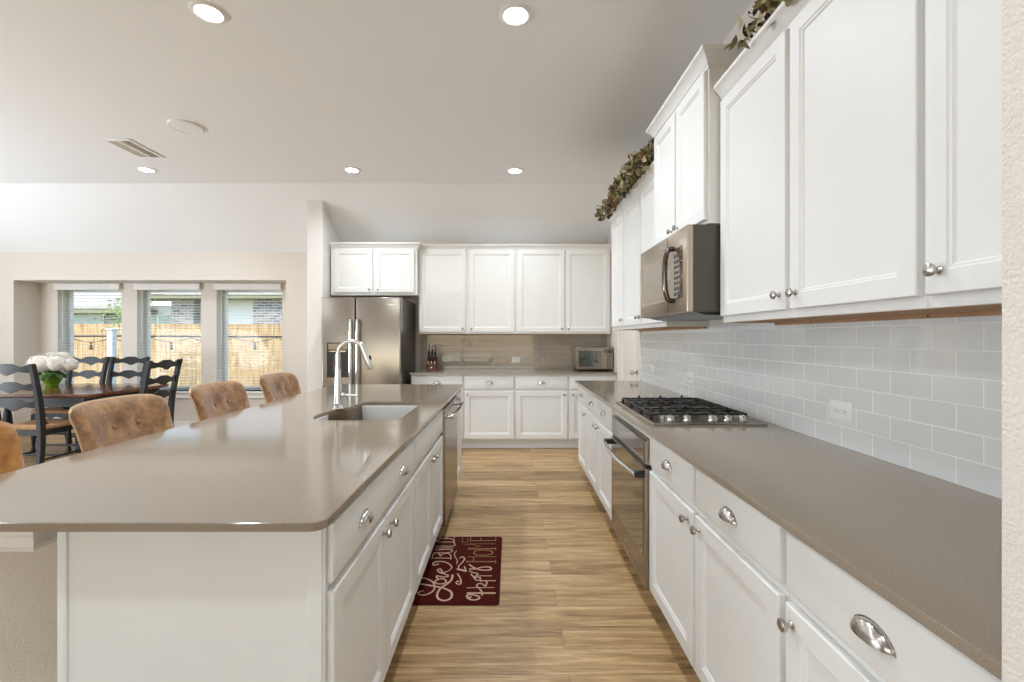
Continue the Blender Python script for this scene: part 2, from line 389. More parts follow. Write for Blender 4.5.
# ------------------------------------------------------------------ cabinetry builders (local: x across, y=0 door face, +y to the wall)
def rect_door(x0, x1, z0, z1):
    return MB().frame(x0, x1, z0, z1, [(0, .003), (.003, 0), (.054, 0), (.058, .004), (.063, .0045), (.068, .010)], .0195)
def slab(x0, x1, z0, z1):
    return MB().frame(x0, x1, z0, z1, [(0, .006), (.003, .002), (.008, 0)], .0195)
def knob_bm(x, z):
    return MB().lathe([(.009, 0), (.009, .002), (.0055, .006), (.0055, .012), (.0125, .017), (.0155, .022), (.0145, .027), (.009, .0305), (0, .0315)], (x, 0, z), '-Y', 18, True)
def cup_bm(x, z, a=.046, bh=.030, d=.024):
    """half-dome bin pull, open below, with a flat rim and three engraved bands"""
    mb = MB(); nu, nv = 22, 7
    def grid(s, y0):
        rows = []
        for j in range(nv+1):
            v = PI/2*j/nv; row = []
            for i in range(nu+1):
                u = PI*i/nu; rib = 1-.035*(1 if i % 7 == 3 else 0)
                row.append((x+a*s*math.cos(u), y0-d*s*rib*math.sin(u)*math.sin(v), z+bh*s*math.sin(u)*math.cos(v)))
            rows.append(row)
        return rows
    o_, i_ = grid(1, -.001), grid(.9, -.001)
    mb.loft(o_, closed=False); mb.loft(i_, closed=False)
    mb.loft([o_[-1], i_[-1]], closed=False)
    rim = [(x+a*1.07*math.cos(PI*i/nu), -.0015, z-.002+bh*1.13*math.sin(PI*i/nu)) for i in range(nu+1)]
    rim2 = [(p[0], 0, p[2]) for p in rim]
    mb.loft([[(x+a*.98*math.cos(PI*i/nu), -.0015, z+bh*.96*math.sin(PI*i/nu)) for i in range(nu+1)], rim, rim2], closed=False)
    return mb
CROWN = [(0, 0), (.006, 0), (.008, .012), (.014, .016), (.020, .034), (.040, .056), (.046, .060), (.046, .076), (0, .076)]

def base_cabinet(name, label, loc, rz, w, drawers, doors, depth=.612, zd=(.15, .703), zr=(.730, .874), toe=.075, group=None, top=.893, open_at=None):
    t = thing(name, label, 'cabinet', loc, rz, group)
    mb = MB(); mb.box(0, w, .0205, depth, .115, top)
    mb.out('carcass', 'cabinet', t)
    MB().box(0, w, .02+toe, .03+toe, 0, .116).out('toe_kick', 'cabinet', t)
    for x0, x1, pulls in drawers:
        dr = slab(x0, x1, *zr).out('drawer_front', 'cabinet', t)
        for px in pulls: tag(cup_bm(px, (zr[0]+zr[1])/2-.012).out('cup_pull', 'nickel', dr), 'satin nickel cup pull')
    for x0, x1, kx in doors:
        dd = rect_door(x0, x1, *zd).out('door', 'cabinet', t)
        if kx is not None: tag(knob_bm(kx, zd[1]-.038).out('knob', 'nickel', dd), 'round satin nickel knob')
    return t
def wall_cabinet(name, label, loc, rz, w, doors, z0, z1, depth, zd, crown=None, kz=.055, group=None, under='rawwood'):
    t = thing(name, label, 'cabinet', loc, rz, group)
    MB().box(0, w, .0205, depth, z0+.002, z1).out('carcass', 'cabinet', t)
    MB().box(.0, w, .04, depth-.002, z0, z0+.0025).out('underside', under, t)
    if under == 'rawwood':
        hr = MB().box(0, w, depth-.030, depth-.012, z0-.011, z0+.001).out('hanging_rail', under, t)
        sc = MB()
        for k in range(max(1, int(w/.35))): sc.lathe([(.004, .0), (.004, .0015), (0, .002)], (w*(k+.5)/max(1, int(w/.35)), depth-.030, z0-.005), '-Y', 8)
        tag(sc.out('screw_heads', 'slot', hr), kind='stuff')
    for x0, x1, kx in doors:
        dd = rect_door(x0, x1, *zd).out('door', 'cabinet', t)
        if kx is not None: tag(knob_bm(kx, zd[0]+kz).out('knob', 'nickel', dd), 'round satin nickel knob')
    if crown:
        mb = MB(); mb.crown([(p[0], p[1], crown[0]) for p in crown[1]], crown[2] if len(crown) > 2 else CROWN); mb.out('crown', 'cabinet', t)
    return t

# ------------------------------------------------------------------ right-hand run (faces -X; local x runs towards the camera)
RX, RZ = .65, -PI/2
B0, B1, B2, B3, B4, B5 = .5566, 1.09, 2.143, 2.914, 3.89, 4.375
def R(y): return (RX, y, 0)
base_cabinet('base_cabinet', 'white base cabinet cut off by the near textured wall, one drawer over one door', R(B1), RZ, B1-B0-.002,
    [(.012, .50, [.275])], [(.012, .50, .04)])
wA = B1; wd = B2-B1
base_cabinet('base_cabinet', 'white two-drawer two-door base cabinet on the camera side of the oven', R(B2), RZ, wd-.001,
    [(.012, .514, [.263]), (.54, wd-.014, [.79])], [(.012, .514, .475), (.54, wd-.014, .578)])
wd = B4-B3
base_cabinet('base_cabinet', 'white two-drawer two-door base cabinet just beyond the oven', R(B4), RZ, wd-.001,
    [(.012, .48, [.246]), (.506, wd-.014, [.73])], [(.012, .48, .442), (.506, wd-.014, .544)])
wd = B5-B4
base_cabinet('base_cabinet', 'narrow white one-drawer base cabinet at the far end of the cooktop counter', R(B5), RZ, wd-.001,
    [(.014, wd-.012, [wd/2])], [(.014, wd-.012, wd-.05)])
# oven housing: rail above the oven, floor below, two gables
t = thing('oven_cabinet', 'white cabinet frame around the built-in oven under the cooktop', 'cabinet', R(B3), RZ)
wo = B3-B2
o = MB(); o.box(0, .018, .0205, .612, .115, .893); o.box(wo-.019, wo-.001, .0205, .612, .115, .893); o.box(.018, wo-.019, .0205, .612, .84, .893); o.box(.018, wo-.019, .0205, .612, .115, .118)
o.out('carcass', 'cabinet', t)
MB().box(0, wo-.001, .095, .105, 0, .116).out('toe_kick', 'cabinet', t)

# oven
t = thing('wall_oven', 'stainless built-in oven with dark glass door and bowed bar handle', 'oven', (RX, B3, 0), RZ)
x0, x1 = .022, wo-.023
MB().box(x0+.01, x1-.01, .02, .55, .122, .836).out('body', 'dark_side', t)
p = MB(); p.frame(x0, x1, .722, .836, [(0, .004), (.004, -.006), (.030, -.006), (.032, -.004)], .02); cp = p.out('control_panel', 'steel', t)
MB().box(x0+.03, x1-.03, -.0075, -.002, .734, .826, .001).out('display_glass', 'black_glass', cp)
MB().box(x0+.012, x1-.012, -.002, .018, .704, .721).out('vent_slot', 'black', t)
dmb = MB(); dmb.frame(x0, x1, .128, .702, [(0, .0), (.004, -.008), (.034, -.008), (.036, -.006)], .019); dr = dmb.out('oven_door', 'steel', t)
MB().box(x0+.035, x1-.035, -.0095, -.004, .268, .694, .001).out('door_glass', 'black_glass', dr)
MB().lathe([(.012, 0), (.012, .002), (0, .0022)], ((x0+x1)/2, -.008, .20), '-Y', 16).out('badge', 'nickel', dr)
hb = []
for i in range(17):
    u = -1+2*i/16; hb.append(((x0+x1)/2+u*(x1-x0)*.485, -.052-.026*(1-u*u), .672))
tag(MB().tube(hb, .0125, 12, flat=.8).out('handle', 'chrome', dr), 'bowed polished bar handle')
for xx in (x0+.018, x1-.018): MB().box(xx-.016, xx+.016, -.058, -.006, .658, .690, .006).out('handle_bracket', 'black', dr)

# upper cabinets on the right wall
UX = .98; UZ0, UZ1 = 1.397, 2.44
def U(y): return (UX, y, 0)
ud = 1.2715-UX
dz = (1.428, 2.43)
wU = 1.09-.5566
wall_cabinet('wall_cabinet', 'white wall cabinet cut off by the near textured wall', U(1.09), RZ, wU-.002, [(.012, wU-.03, .05)], UZ0, UZ1, ud, dz)
wU = 2.143-1.09
wall_cabinet('wall_cabinet', 'white two-door wall cabinet on the camera side of the microwave', U(2.139), RZ, wU-.005, [(.012, .514, .480), (.540, wU-.014, .574)], UZ0, UZ1, ud, dz)
wU = 3.94-2.914
wall_cabinet('wall_cabinet', 'white two-door wall cabinet just beyond the microwave', U(3.94), RZ, wU-.003, [(.012, .480, .447), (.506, wU-.016, .539)], UZ0, UZ1, ud, dz)
wU = 4.43-3.94
wall_cabinet('wall_cabinet', 'narrow white one-door wall cabinet at the far end beside the pantry door', U(4.43), RZ, wU-.001, [(.012, wU-.012, wU-.045)], UZ0, UZ1, ud, dz)
mb = MB(); mb.crown([(UX+.0195, 2.138, 2.431), (UX+.0195, .562, 2.431)], CROWN)
tag(mb.out('crown_molding', 'cabinet'), 'white crown molding along the wall cabinets on the camera side of the microwave', 'molding')
mb = MB(); mb.crown([(1.262, 4.431, 2.431), (UX+.0195, 4.431, 2.431), (UX+.0195, 2.92, 2.431)], CROWN)
tag(mb.out('crown_molding', 'cabinet'), 'white crown molding along the wall cabinets beyond the microwave', 'molding')
# taller cabinet over the microwave
BIG = [(a*1.15, b_*1.08) for a, b_ in CROWN]
wU = 2.914-2.143
wall_cabinet('wall_cabinet', 'taller white two-door wall cabinet directly above the microwave', (.915, 2.914, 0), RZ, wU, [(.010, .372, .336), (.392, wU-.012, .428)],
    1.866, 2.60, .355, (1.888, 2.592), crown=(2.595, [(0, .354), (0, .0205), (wU, .0205), (wU, .354)], BIG), kz=.04, under='cabinet')

# microwave
t = thing('microwave', 'stainless over-the-range microwave hung above the cooktop', 'microwave', (.831, 2.911, 0), RZ)
wm = .765; z0, z1 = 1.4515, 1.862
MB().box(0, wm, .030, .438, z0-.002, z1).out('body', 'dark_side', t)
b2 = MB(); b2.prism([(.05, z0-.002), (.42, z0-.002), (.40, z0-.016), (.10, z0-.016)], .02, wm-.02, 'YZ'); b2.out('vent_tray', 'black', t)
p = MB(); p.frame(0, wm, z0, z1, [(0, .004), (.006, 0)], .0295); fr = p.out('front', 'steel_lit', t)
# door window, handle and control panel
MB().frame(.030, .475, z0+.060, z1-.085, [(0, -.001), (.004, -.003), (.022, -.003), (.024, -.0015)], 0).out('door_frame', 'steel_lit', fr)
MB().box(.055, .45, -.0025, -.001, z0+.085, z1-.110).out('door_window', 'micro_glass', fr)
MB().box(.5025, .505, -.0012, .001, z0+.004, z1-.004).out('door_seam', 'slot', fr)
kp = MB().box(.545, .715, -.003, -.0003, z0+.070, z1-.085, .001).out('keypad', 'micro_glass', fr)
kb = MB()
for i in range(3):
    for j in range(8): kb.box(.610+i*.033, .634+i*.033, -.0036, -.0028, z0+.085+j*.027, z0+.102+j*.027)
tag(kb.out('buttons', 'slot', kp), kind='stuff')
hp = [(.60, -.002, z0+.062), (.60, -.03, z0+.070), (.60, -.046, z0+.12), (.60, -.050, z0+.195), (.60, -.046, z1-.14), (.60, -.03, z1-.092), (.60, -.002, z1-.084)]
MB().tube(spline(hp, 5), .013, 10).out('handle', 'dark_chrome', fr)
MB().lathe([(.009, 0), (.009, .0015), (0, .0017)], (.42, 0, z1-.04), '-Y', 14).out('badge', 'nickel', fr)

# ------------------------------------------------------------------ worktops
def rounded(pts, rads, n=6):
    r = []; N = len(pts)
    for i in range(N):
        p = Vector(pts[i]); a = Vector(pts[i-1]); b_ = Vector(pts[(i+1) % N]); rad = rads[i]
        if not rad: r.append(tuple(p)); continue
        da, db = (a-p).normalized(), (b_-p).normalized()
        c_ = p+(da+db)*rad
        va = p+da*rad-c_; vb = p+db*rad-c_; a0 = math.atan2(va.y, va.x); a1 = math.atan2(vb.y, vb.x); d_ = a1-a0
        while d_ > PI: d_ -= 2*PI
        while d_ < -PI: d_ += 2*PI
        for k in range(n+1): r.append((c_.x+rad*math.cos(a0+d_*k/n), c_.y+rad*math.sin(a0+d_*k/n)))
    return r
def inset_poly(pts, d):
    N = len(pts); r = []
    for i in range(N):
        a, p, b_ = Vector(pts[i-1]), Vector(pts[i]), Vector(pts[(i+1) % N])
        n1 = (p-a).normalized(); n2 = (b_-p).normalized(); m = (Vector((-n1.y, n1.x))+Vector((-n2.y, n2.x)))
        m.normalize(); r.append(tuple(p+m*d))
    return r
def slab_top(outer, holes, z0, z1, e=.002):
    """worktop with an eased top edge; outer and holes counter-clockwise"""
    mb = MB(); b = mb.b
    def ring(pts, z): return [b.verts.new((p[0], p[1], z)) for p in pts]
    def strip(a, c):
        for i in range(len(a)): b.faces.new((a[i], a[(i+1) % len(a)], c[(i+1) % len(a)], c[i]))
    def fill(loops):
        es = []
        for L in loops:
            for i in range(len(L)):
                ed = b.edges.get((L[i], L[(i+1) % len(L)])) or b.edges.new((L[i], L[(i+1) % len(L)])); es.append(ed)
        bmesh.ops.triangle_fill(b, edges=es, use_beauty=True)
    o0, o1, o2 = ring(outer, z0), ring(outer, z1-e), ring(inset_poly(outer, e), z1)
    strip(o0, o1); strip(o1, o2); tops, bots = [o2], [o0]
    for hpts in holes:
        h0, h1, h2 = ring(hpts, z0), ring(hpts, z1-e), ring(inset_poly(hpts, -e), z1)
        strip(h0, h1); strip(h1, h2); tops.append(h2); bots.append(h0)
    fill(tops); fill(bots); return mb
tag(slab_top([(.6215, .5575), (1.2615, .5575), (1.2615, 4.386), (.6215, 4.386)], [], .894, .914).out('countertop', 'counter'),
    'taupe quartz worktop along the right wall under the cooktop', 'countertop')
tag(slab_top([(-1.19, 5.365), (1.2725, 5.365), (1.2725, 6.0075), (-1.19, 6.0075)], [], .894, .914).out('countertop', 'counter'),
    'taupe quartz worktop along the back wall beside the refrigerator', 'countertop')
SINK = spline([(-.95, 2.285, 0), (-.78, 2.275, 0), (-.63, 2.285, 0), (-.57, 2.34, 0), (-.565, 2.6, 0), (-.57, 2.88, 0), (-.62, 2.935, 0), (-.78, 2.94, 0), (-.90, 2.935, 0), (-.945, 2.88, 0),
    (-.95, 2.76, 0), (-.968, 2.68, 0), (-1.005, 2.61, 0), (-1.03, 2.53, 0), (-1.035, 2.42, 0), (-1.01, 2.33, 0)], 5, True)
SINK = [(p.x, p.y) for p in SINK]
isl = rounded([(-1.545, 1.017), (-.4187, 1.017), (-.4187, 4.03), (-1.545, 4.03)], [.04, .035, .02, .02])
tag(slab_top(isl, [SINK], .894, .914).out('island_countertop', 'counter'), 'large taupe quartz island worktop with the sink cut into it', 'countertop')

# ------------------------------------------------------------------ island
IX, IR = -.43, PI/2
I0, I1, I2, I3, I4 = 1.105, 2.062, 2.905, 3.60, 3.99
wd = I1-I0
base_cabinet('island_cabinet', 'white island cabinet at the near end with one wide drawer with two cup pulls', (IX, I0, 0), IR, wd-.001,
    [(.006, wd-.018, [.232, .70])], [(.004, .465, .425), (.475, wd-.018, .515)], zd=(.16, .708))
wd = I2-I1
t = thing('sink_cabinet', 'white island cabinet under the sink with a plain false drawer front', 'cabinet', (IX, I1, 0), IR)
o = MB(); o.box(0, .018, .0205, .612, .115, .893); o.box(wd-.019, wd-.001, .0205, .612, .115, .893); o.box(.018, wd-.019, .0205, .04, .115, .893); o.box(.018, wd-.019, .594, .612, .115, .893); o.box(.018, wd-.019, .04, .594, .115, .135)
o.out('carcass', 'cabinet', t)
MB().box(0, wd-.001, .095, .105, 0, .116).out('toe_kick', 'cabinet', t)
slab(.010, wd-.014, .730, .874).out('drawer_front', 'cabinet', t)
for a, b_, kx in ((.010, wd/2-.004, wd/2-.045), (wd/2+.004, wd-.014, wd/2+.045)):
    dd = rect_door(a, b_, .16, .708).out('door', 'cabinet', t); knob_bm(kx, .67).out('knob', 'nickel', dd)
wd = I4-I3
base_cabinet('island_cabinet', 'narrow white island cabinet at the far end past the dishwasher', (IX, I3, 0), IR, wd, [], [(.012, wd-.012, .045)], zd=(.16, .874))
# dishwasher
wd = I3-I2
t = thing('dishwasher', 'stainless dishwasher built into the island past the sink', 'dishwasher', (IX, I2, 0), IR)
MB().box(.03, wd-.012, .03, .58, .10, .888).out('body', 'dark_side', t)
p = MB(); p.frame(.012, wd-.014, .115, .872, [(0, .0), (.005, -.012)], .029); dd = p.out('front_panel', 'steel', t)
MB().box(.012, wd-.014, .0, .03, .873, .889).out('control_strip', 'black', t)
hb = [(.05, -.012, .815), (.052, -.045, .815), (.08, -.058, .815), (wd/2, -.062, .815), (wd-.08, -.058, .815), (wd-.054, -.045, .815), (wd-.052, -.012, .815)]
tag(MB().tube(spline(hb, 5), .014, 12).out('handle', 'chrome', dd), 'thick polished bar handle')
MB().box(.012, wd-.014, .08, .09, 0, .1).out('toe_kick', 'black', t)
# near end panel, knee wall and the molding under the overhang
t = thing('island_end_panel', 'flat white panel closing the near end of the island', 'panel', (0, 0, 0))
MB().box(-1.064, -.447, 1.094, 1.1045, 0, .893).out('board', 'cabinet', t)
s_ = MB(); s_.box(-1.086, -1.062, 1.088, 1.1045, 0, .893, .004, 2); s_.out('corner_strip', 'cabinet', t)
MB().box(-.487, -.4515, 1.088, 1.094, 0, .893, .002).out('edge_strip', 'cabinet', t)
struct(MB().box(-1.436, -1.0745, 1.19, 3.98, 0, .893, .012, 2), 'wall_island', 'drywall')
mo = [(0, 0), (.066, 0), (.070, .010), (.075, .014), (.079, .040), (.088, .048), (.090, .052), (.090, .093), (0, .093)]
mb = MB(); mb.crown([(-1.437, 1.189, .80), (-1.243, 1.189, .80), (-1.243, 1.26, .80)], mo)
struct(mb, 'trim_1', 'trim')

# sink
def poly_at(pts, k, z, c_=(-.79, 2.6)): return [(c_[0]+(p[0]-c_[0])*k, c_[1]+(p[1]-c_[1])*k, z) for p in pts]
t = thing('sink', 'undermount stainless double-bowl sink set in the island worktop', 'sink', (0, 0, 0))
s_ = MB(); s_.loft([poly_at(SINK, 1.025, .8935), poly_at(SINK, 1.003, .8935), poly_at(SINK, .995, .885), poly_at(SINK, .965, .75), poly_at(SINK, .93, .715), poly_at(SINK, .85, .70)], False, True)
s_.out('basin', 'sink', t, sharp=60)
dv = MB()
dv.loft([[(x, 2.605+s*u, z) for s, u, z in ((-1, .03, .702), (-1, .014, .82), (-1, .006, .845), (1, .006, .845), (1, .014, .82), (1, .03, .702))] for x in (-1.0, -.9, -.7, -.604)], True, True)
dv.out('divider', 'sink', t)
for cy in (2.43, 2.76):
    MB().lathe([(.045, .7005), (.045, .704), (.034, .705), (.03, .7025), (0, .7025)], (-.78, cy, 0), 'Z', 20).out('drain', 'nickel', t)
# faucet
t = thing('faucet', 'tall chrome pull-down faucet arching over the island sink', 'faucet', (-1.0, 2.64, .914))
MB().lathe([(.031, 0), (.031, .004), (.027, .009), (.0245, .05), (.0205, .13), (.0165, .20), (.0145, .235)], n=24).out('body', 'chrome', t)
arc = [(0, 0, .22), (0, 0, .27), (0, 0, .315)]+[(.078-.078*math.cos(t_), 0, .315+.078*math.sin(t_)) for t_ in [PI*k/14 for k in range(1, 12)]]
MB().tube(spline(arc, 3), .0125, 14).out('spout', 'chrome', t)
e0 = Vector(arc[-1]); dirv = (Vector(arc[-1])-Vector(arc[-2])).normalized(); dirv = Vector((.36, 0, -.93))
hd = [e0-dirv*.012, e0+dirv*.02, e0+dirv*.08, e0+dirv*.135, e0+dirv*.142]
sh = MB().tube(hd, [.0135, .0155, .018, .0195, .017], 16).out('spray_head', 'chrome', t)
bt = e0+dirv*.085+Vector((.0155, 0, .008)); MB().sphere(bt, .011, 10, 8, (.7, .8, 1.8)).out('spray_button', 'black', sh)
h_ = MB().lathe([(.012, 0), (.0135, .012), (.012, .02), (0, .021)], (.016, 0, .082), 'X', 14).out('valve_cap', 'chrome', t)
tag(MB().tube([(.03, 0, .082), (.06, 0, .081), (.115, 0, .079)], [.0055, .005, .006], 10).out('lever', 'chrome', t), 'short straight side lever')

# ------------------------------------------------------------------ back run
wb = [(-1.18, -.557), (-.557, .053), (.053, .686), (.686, 1.272)]
names = ['white base cabinet against the refrigerator on the back wall', 'white back-wall base cabinet, second from the refrigerator', 'white back-wall base cabinet, third from the refrigerator', 'white back-wall base cabinet under the toaster oven']
YF = 5.385
for (a, b_), lb, ks in zip(wb, names, (1, 0, 1, 0)):
    wd = b_-a
    base_cabinet('base_cabinet', lb, (a, YF, 0), 0, wd-.001, [(.014, wd-.014, [wd/2])], [(.014, wd-.014, wd-.05 if ks else .05)], depth=.622, zd=(.13, .692), zr=(.717, .868))
ub = [(-1.152, -.543), (-.543, .069), (.069, .684), (.684, 1.262)]
un = [('white two-door wall cabinet over the knife block', -1.152, .069, [(.012, .588, .555), (.632, 1.198, .665)]),
      ('white two-door wall cabinet over the toaster oven', .069, 1.262, [(.022, .608, .575), (.624, 1.17, .657)])]
for lb, a, b_, ds in un:
    wall_cabinet('wall_cabinet', lb, (a, 5.695, 0), 0, b_-a-.001, ds, 1.371, 2.43, .325, (1.397, 2.425), kz=.04)
mb = MB(); mb.crown([(-1.145, 5.715, 2.425), (1.262, 5.715, 2.425)], [(a, b_*.85) for a, b_ in CROWN])
tag(mb.out('crown_molding', 'cabinet'), 'white crown molding along the top of the back-wall cabinets', 'molding')
wall_cabinet('wall_cabinet', 'white two-door wall cabinet above the refrigerator', (-2.215, 5.60, 0), 0, 1.062, [(.04, .515, .475), (.545, 1.03, .585)], 1.85, 2.43, .42, (1.883, 2.415),
    crown=(2.42, [(0, .0205), (1.062, .0205), (1.062, .1)], [(a, b_*1.0) for a, b_ in CROWN]), kz=.04, under='cabinet')

# refrigerator
t = thing('refrigerator', 'stainless side-by-side refrigerator with ice and water dispenser', 'refrigerator', (-2.153, 5.17, 0))
MB().box(.004, .905, .075, .80, .02, 1.775).out('body', 'dark_side', t)
MB().box(.02, .89, .09, .2, 0, .03).out('base_grille', 'black', t)
def fdoor(x0, x1):
    mb = MB(); R_ = []
    for ins, y in ((0, .07), (0, .018), (.004, .008), (.012, .002), (.022, 0)):
        R_.append([(x0+ins, y, .06+ins*.4), (x1-ins, y, .06+ins*.4), (x1-ins, y, 1.786-ins*.4), (x0+ins, y, 1.786-ins*.4)])
    return mb.loft(R_, True, True)
fz = tag(fdoor(0, .384).out('freezer_door', 'steel', t), 'narrow freezer door with dispenser')
ff = fdoor(.390, .909).out('fridge_door', 'steel', t)
for par, x, in ((fz, .348), (ff, .425)):
    hh = MB(); pts = [(x, .0, 1.52), (x, -.035, 1.525), (x, -.05, 1.50), (x, -.052, 1.1), (x, -.05, .62), (x, -.035, .595), (x, .0, .60)]
    hh.tube(spline(pts, 4), .017, 12); hh.out('handle', 'chrome', par)
x0 = .065; x1 = .315
dp = MB(); dp.frame(x0, x1, .875, 1.272, [(0, -.002), (.004, -.006), (.012, -.006), (.014, -.002)], .001); dsp = dp.out('dispenser', 'black', fz)
MB().box(x0+.014, x1-.014, -.005, -.0015, 1.19, 1.262, .001).out('display', 'black_glass', dsp)
MB().box(x0+.03, x1-.03, -.009, -.004, 1.165, 1.178, .002).out('paddle_bar', 'nickel', dsp)
MB().prism([(x0+.07, .93), (x1-.07, .93), (x1-.085, 1.14), (x0+.085, 1.14)], -.008, -.0015).out('paddle', 'dark_side', dsp)
MB().box(.76, .83, -.001, .0005, 1.697, 1.704).out('badge', 'nickel', ff)

# ------------------------------------------------------------------ cooktop
CT = (.672, 2.135, .914)      # near front corner; local x to the wall, y away from the camera
t = thing('cooktop', 'stainless gas cooktop with black cast-iron grates and a row of knobs', 'cooktop', CT)
CWX, CWY = .535, .765
p = MB(); p.loft([[(i_, i_, z), (CWX-i_, i_, z), (CWX-i_, CWY-i_, z), (i_, CWY-i_, z)] for i_, z in ((0, 0), (0, .006), (.004, .010), (.014, .011), (.018, .008))], True, True)
p.out('base_plate', 'steel', t)
for bx, by, r in ((.15, .24, .045), (.40, .24, .036), (.275, .42, .055), (.15, .62, .036), (.40, .62, .045)):
    bu = MB().lathe([(r*1.25, .008), (r*1.25, .012), (r, .014), (r, .022), (0, .022)], (bx, by, 0), n=24).out('burner', 'nickel', t)
    MB().lathe([(r*.86, .022), (r*.88, .030), (r*.75, .033), (0, .034)], (bx, by, 0), n=24).out('burner_cap', 'iron', bu)
def grate(y0, y1):
    g = MB(); x0, x1, zt, b_ = .035, CWX-.03, .036, .0045
    for xx in (x0, x1): g.box(xx-b_, xx+b_, y0, y1, zt-.010, zt, .002)
    for yy in (y0+b_, y1-b_): g.box(x0, x1, yy-b_, yy+b_, zt-.010, zt, .002)
    ym = (y0+y1)/2
    g.box(x0, x1, ym-.0035, ym+.0035, zt-.008, zt+.002, .0015)
    for k in range(6):
        xx = x0+(x1-x0)*(k+.5)/6
        for a_, c_ in ((y0, y0+(y1-y0)*.33), (y1-(y1-y0)*.33, y1)): g.box(xx-.0033, xx+.0033, a_, c_, zt-.008, zt+.003, .0015)
    for k in (1, 3, 5):
        xx = x0+(x1-x0)*(k+.5)/7; g.box(xx-.006, xx+.006, y1-.013, y1, zt, zt+.014, .003)
    for xx in (x0, x1):
        for yy in (y0+.01, y1-.01): g.box(xx-.007, xx+.007, yy-.007, yy+.007, .008, zt-.004, .002)
    return g
for a, b_ in ((.135, .325), (.329, .528), (.532, .735)): grate(a, b_).out('grate', 'iron', t)
for kx in (.105, .185, .305, .385, .455):
    k = MB().lathe([(.022, .008), (.022, .012), (.018, .016), (.0165, .032), (.014, .035), (0, .035)], (kx, .075, 0), n=20).out('control_knob', 'nickel', t)
    MB().box(kx-.0035, kx+.0035, .060, .090, .034, .0385, .001).out('grip', 'nickel', k)

# ------------------------------------------------------------------ outlets
def outlet(label, loc, rz):
    t = thing('wall_outlet', label, 'outlet', loc, rz)
    MB().frame(-.059, .059, -.039, .039, [(0, -.002), (.004, -.005), (.008, -.0055)], .0).out('cover_plate', 'white_plastic', t)
    for s in (-1, 1):
        r_ = MB(); pts = [(s*.0195+.0165*math.cos(a)*(1 if abs(math.cos(a)) < .8 else .95), .0145*math.sin(a)) for a in [2*PI*k/20 for k in range(20)]]
        r_.prism(pts, -.0075, -.005); rc = r_.out('receptacle', 'white_plastic', t)
        h_ = MB()
        for xx, zz, w_, hh in ((-.003, .0055, .008, .002), (-.003, -.0055, .0065, .002), (.0085, 0, .004, .004)): h_.box(s*.0195+xx-w_/2, s*.0195+xx+w_/2, -.0082, -.0070, zz-hh/2, zz+hh/2)
        h_.out('slot', 'slot', rc)
for lb, y, z in (('white horizontal outlet on the side-wall tile between cooktop and camera', 1.737, 1.048), ('white horizontal outlet on the side-wall tile behind the cooktop', 3.20, 1.044), ('small white horizontal outlet on the side-wall tile near the pantry door', 4.07, 1.045)):
    outlet(lb, (1.262, y, z), -PI/2)
outlet('white horizontal outlet on the back tile beside the knife block', (-.845, 6.008, 1.045), 0)
outlet('white horizontal outlet on the back tile between knife block and toaster oven', (.073, 6.008, 1.035), 0)

# ------------------------------------------------------------------ ceiling fixtures
def downlight(label, x, y, power=10):
    t = thing('recessed_light', label, 'ceiling light', (x, y, ZC))
    MB().lathe([(.092, 0), (.092, -.003), (.086, -.008), (.070, -.009), (.063, -.004), (.063, 0)], n=32, cap=False).out('trim_ring', 'white_plastic', t)
    MB().lathe([(.0635, -.0045), (.05, -.006), (0, -.0065)], n=32).out('lens', 'lens', t)
    l = light('downlight', 'AREA', (x, y, ZC-.02), (0, 0, 0), power, (.82, .91, 1), shape='DISK', size=.14, spread=math.radians(150))
for lb, x, y in (('bright recessed ceiling light nearest overhead of the aisle between counters', .028, 2.50), ('bright recessed ceiling light over the near part of the island', -1.645, 2.48),
                 ('bright recessed ceiling light at the far end of the aisle', .048, 4.83), ('bright recessed ceiling light over the far end of the island', -1.675, 4.81), ('bright recessed ceiling light near the dining table, beside the air vent', -3.84, 4.80)):
    downlight(lb, x, y)
for x, y in ((-3.8, 2.4), (-3.8, .1), (-1.65, .18), (.03, .18)):
    light('downlight', 'AREA', (x, y, ZC-.02), (0, 0, 0), 10 if x < -2 else 6, (.82, .91, 1), shape='DISK', size=.14, spread=math.radians(150))
t = thing('ceiling_speaker', 'round white speaker grille flush in the ceiling', 'speaker', (-2.72, 3.81, ZC))
MB().lathe([(.125, 0), (.125, -.012), (.119, -.016), (.116, -.012)], n=36, cap=False).out('rim', 'ceiling', t)
MB().lathe([(.1165, -.0125), (.06, -.015), (0, -.0155)], n=36).out('grille', 'ceiling', t)
t = thing('air_vent', 'white rectangular air vent in the ceiling', 'vent', (-3.52, 4.27, ZC))
f = MB(); L_, W_ = .125, .215
for q4 in ((-L_, L_, -W_, -W_+.03), (-L_, L_, W_-.03, W_), (-L_, -L_+.03, -W_+.03, W_-.03), (L_-.03, L_, -W_+.03, W_-.03), (-.01, .01, -W_+.03, W_-.03)): f.box(q4[0], q4[1], q4[2], q4[3], -.010, 0, .003)
f.out('frame', 'white_plastic', t)
f = MB(); f.box(-L_+.03, L_-.03, -W_+.03, W_-.03, -.0012, 0); f.out('duct', 'white_plastic', t)
f = MB()
for s in (-1, 1):
    for k in range(6):
        x = s*(.016+k*.0135); f.prism([(x, -.001), (x+.010*s, -.008), (x+.012*s, -.007), (x+.002*s, 0)], -W_+.03, W_-.03)
f.out('louver', 'white_plastic', t)

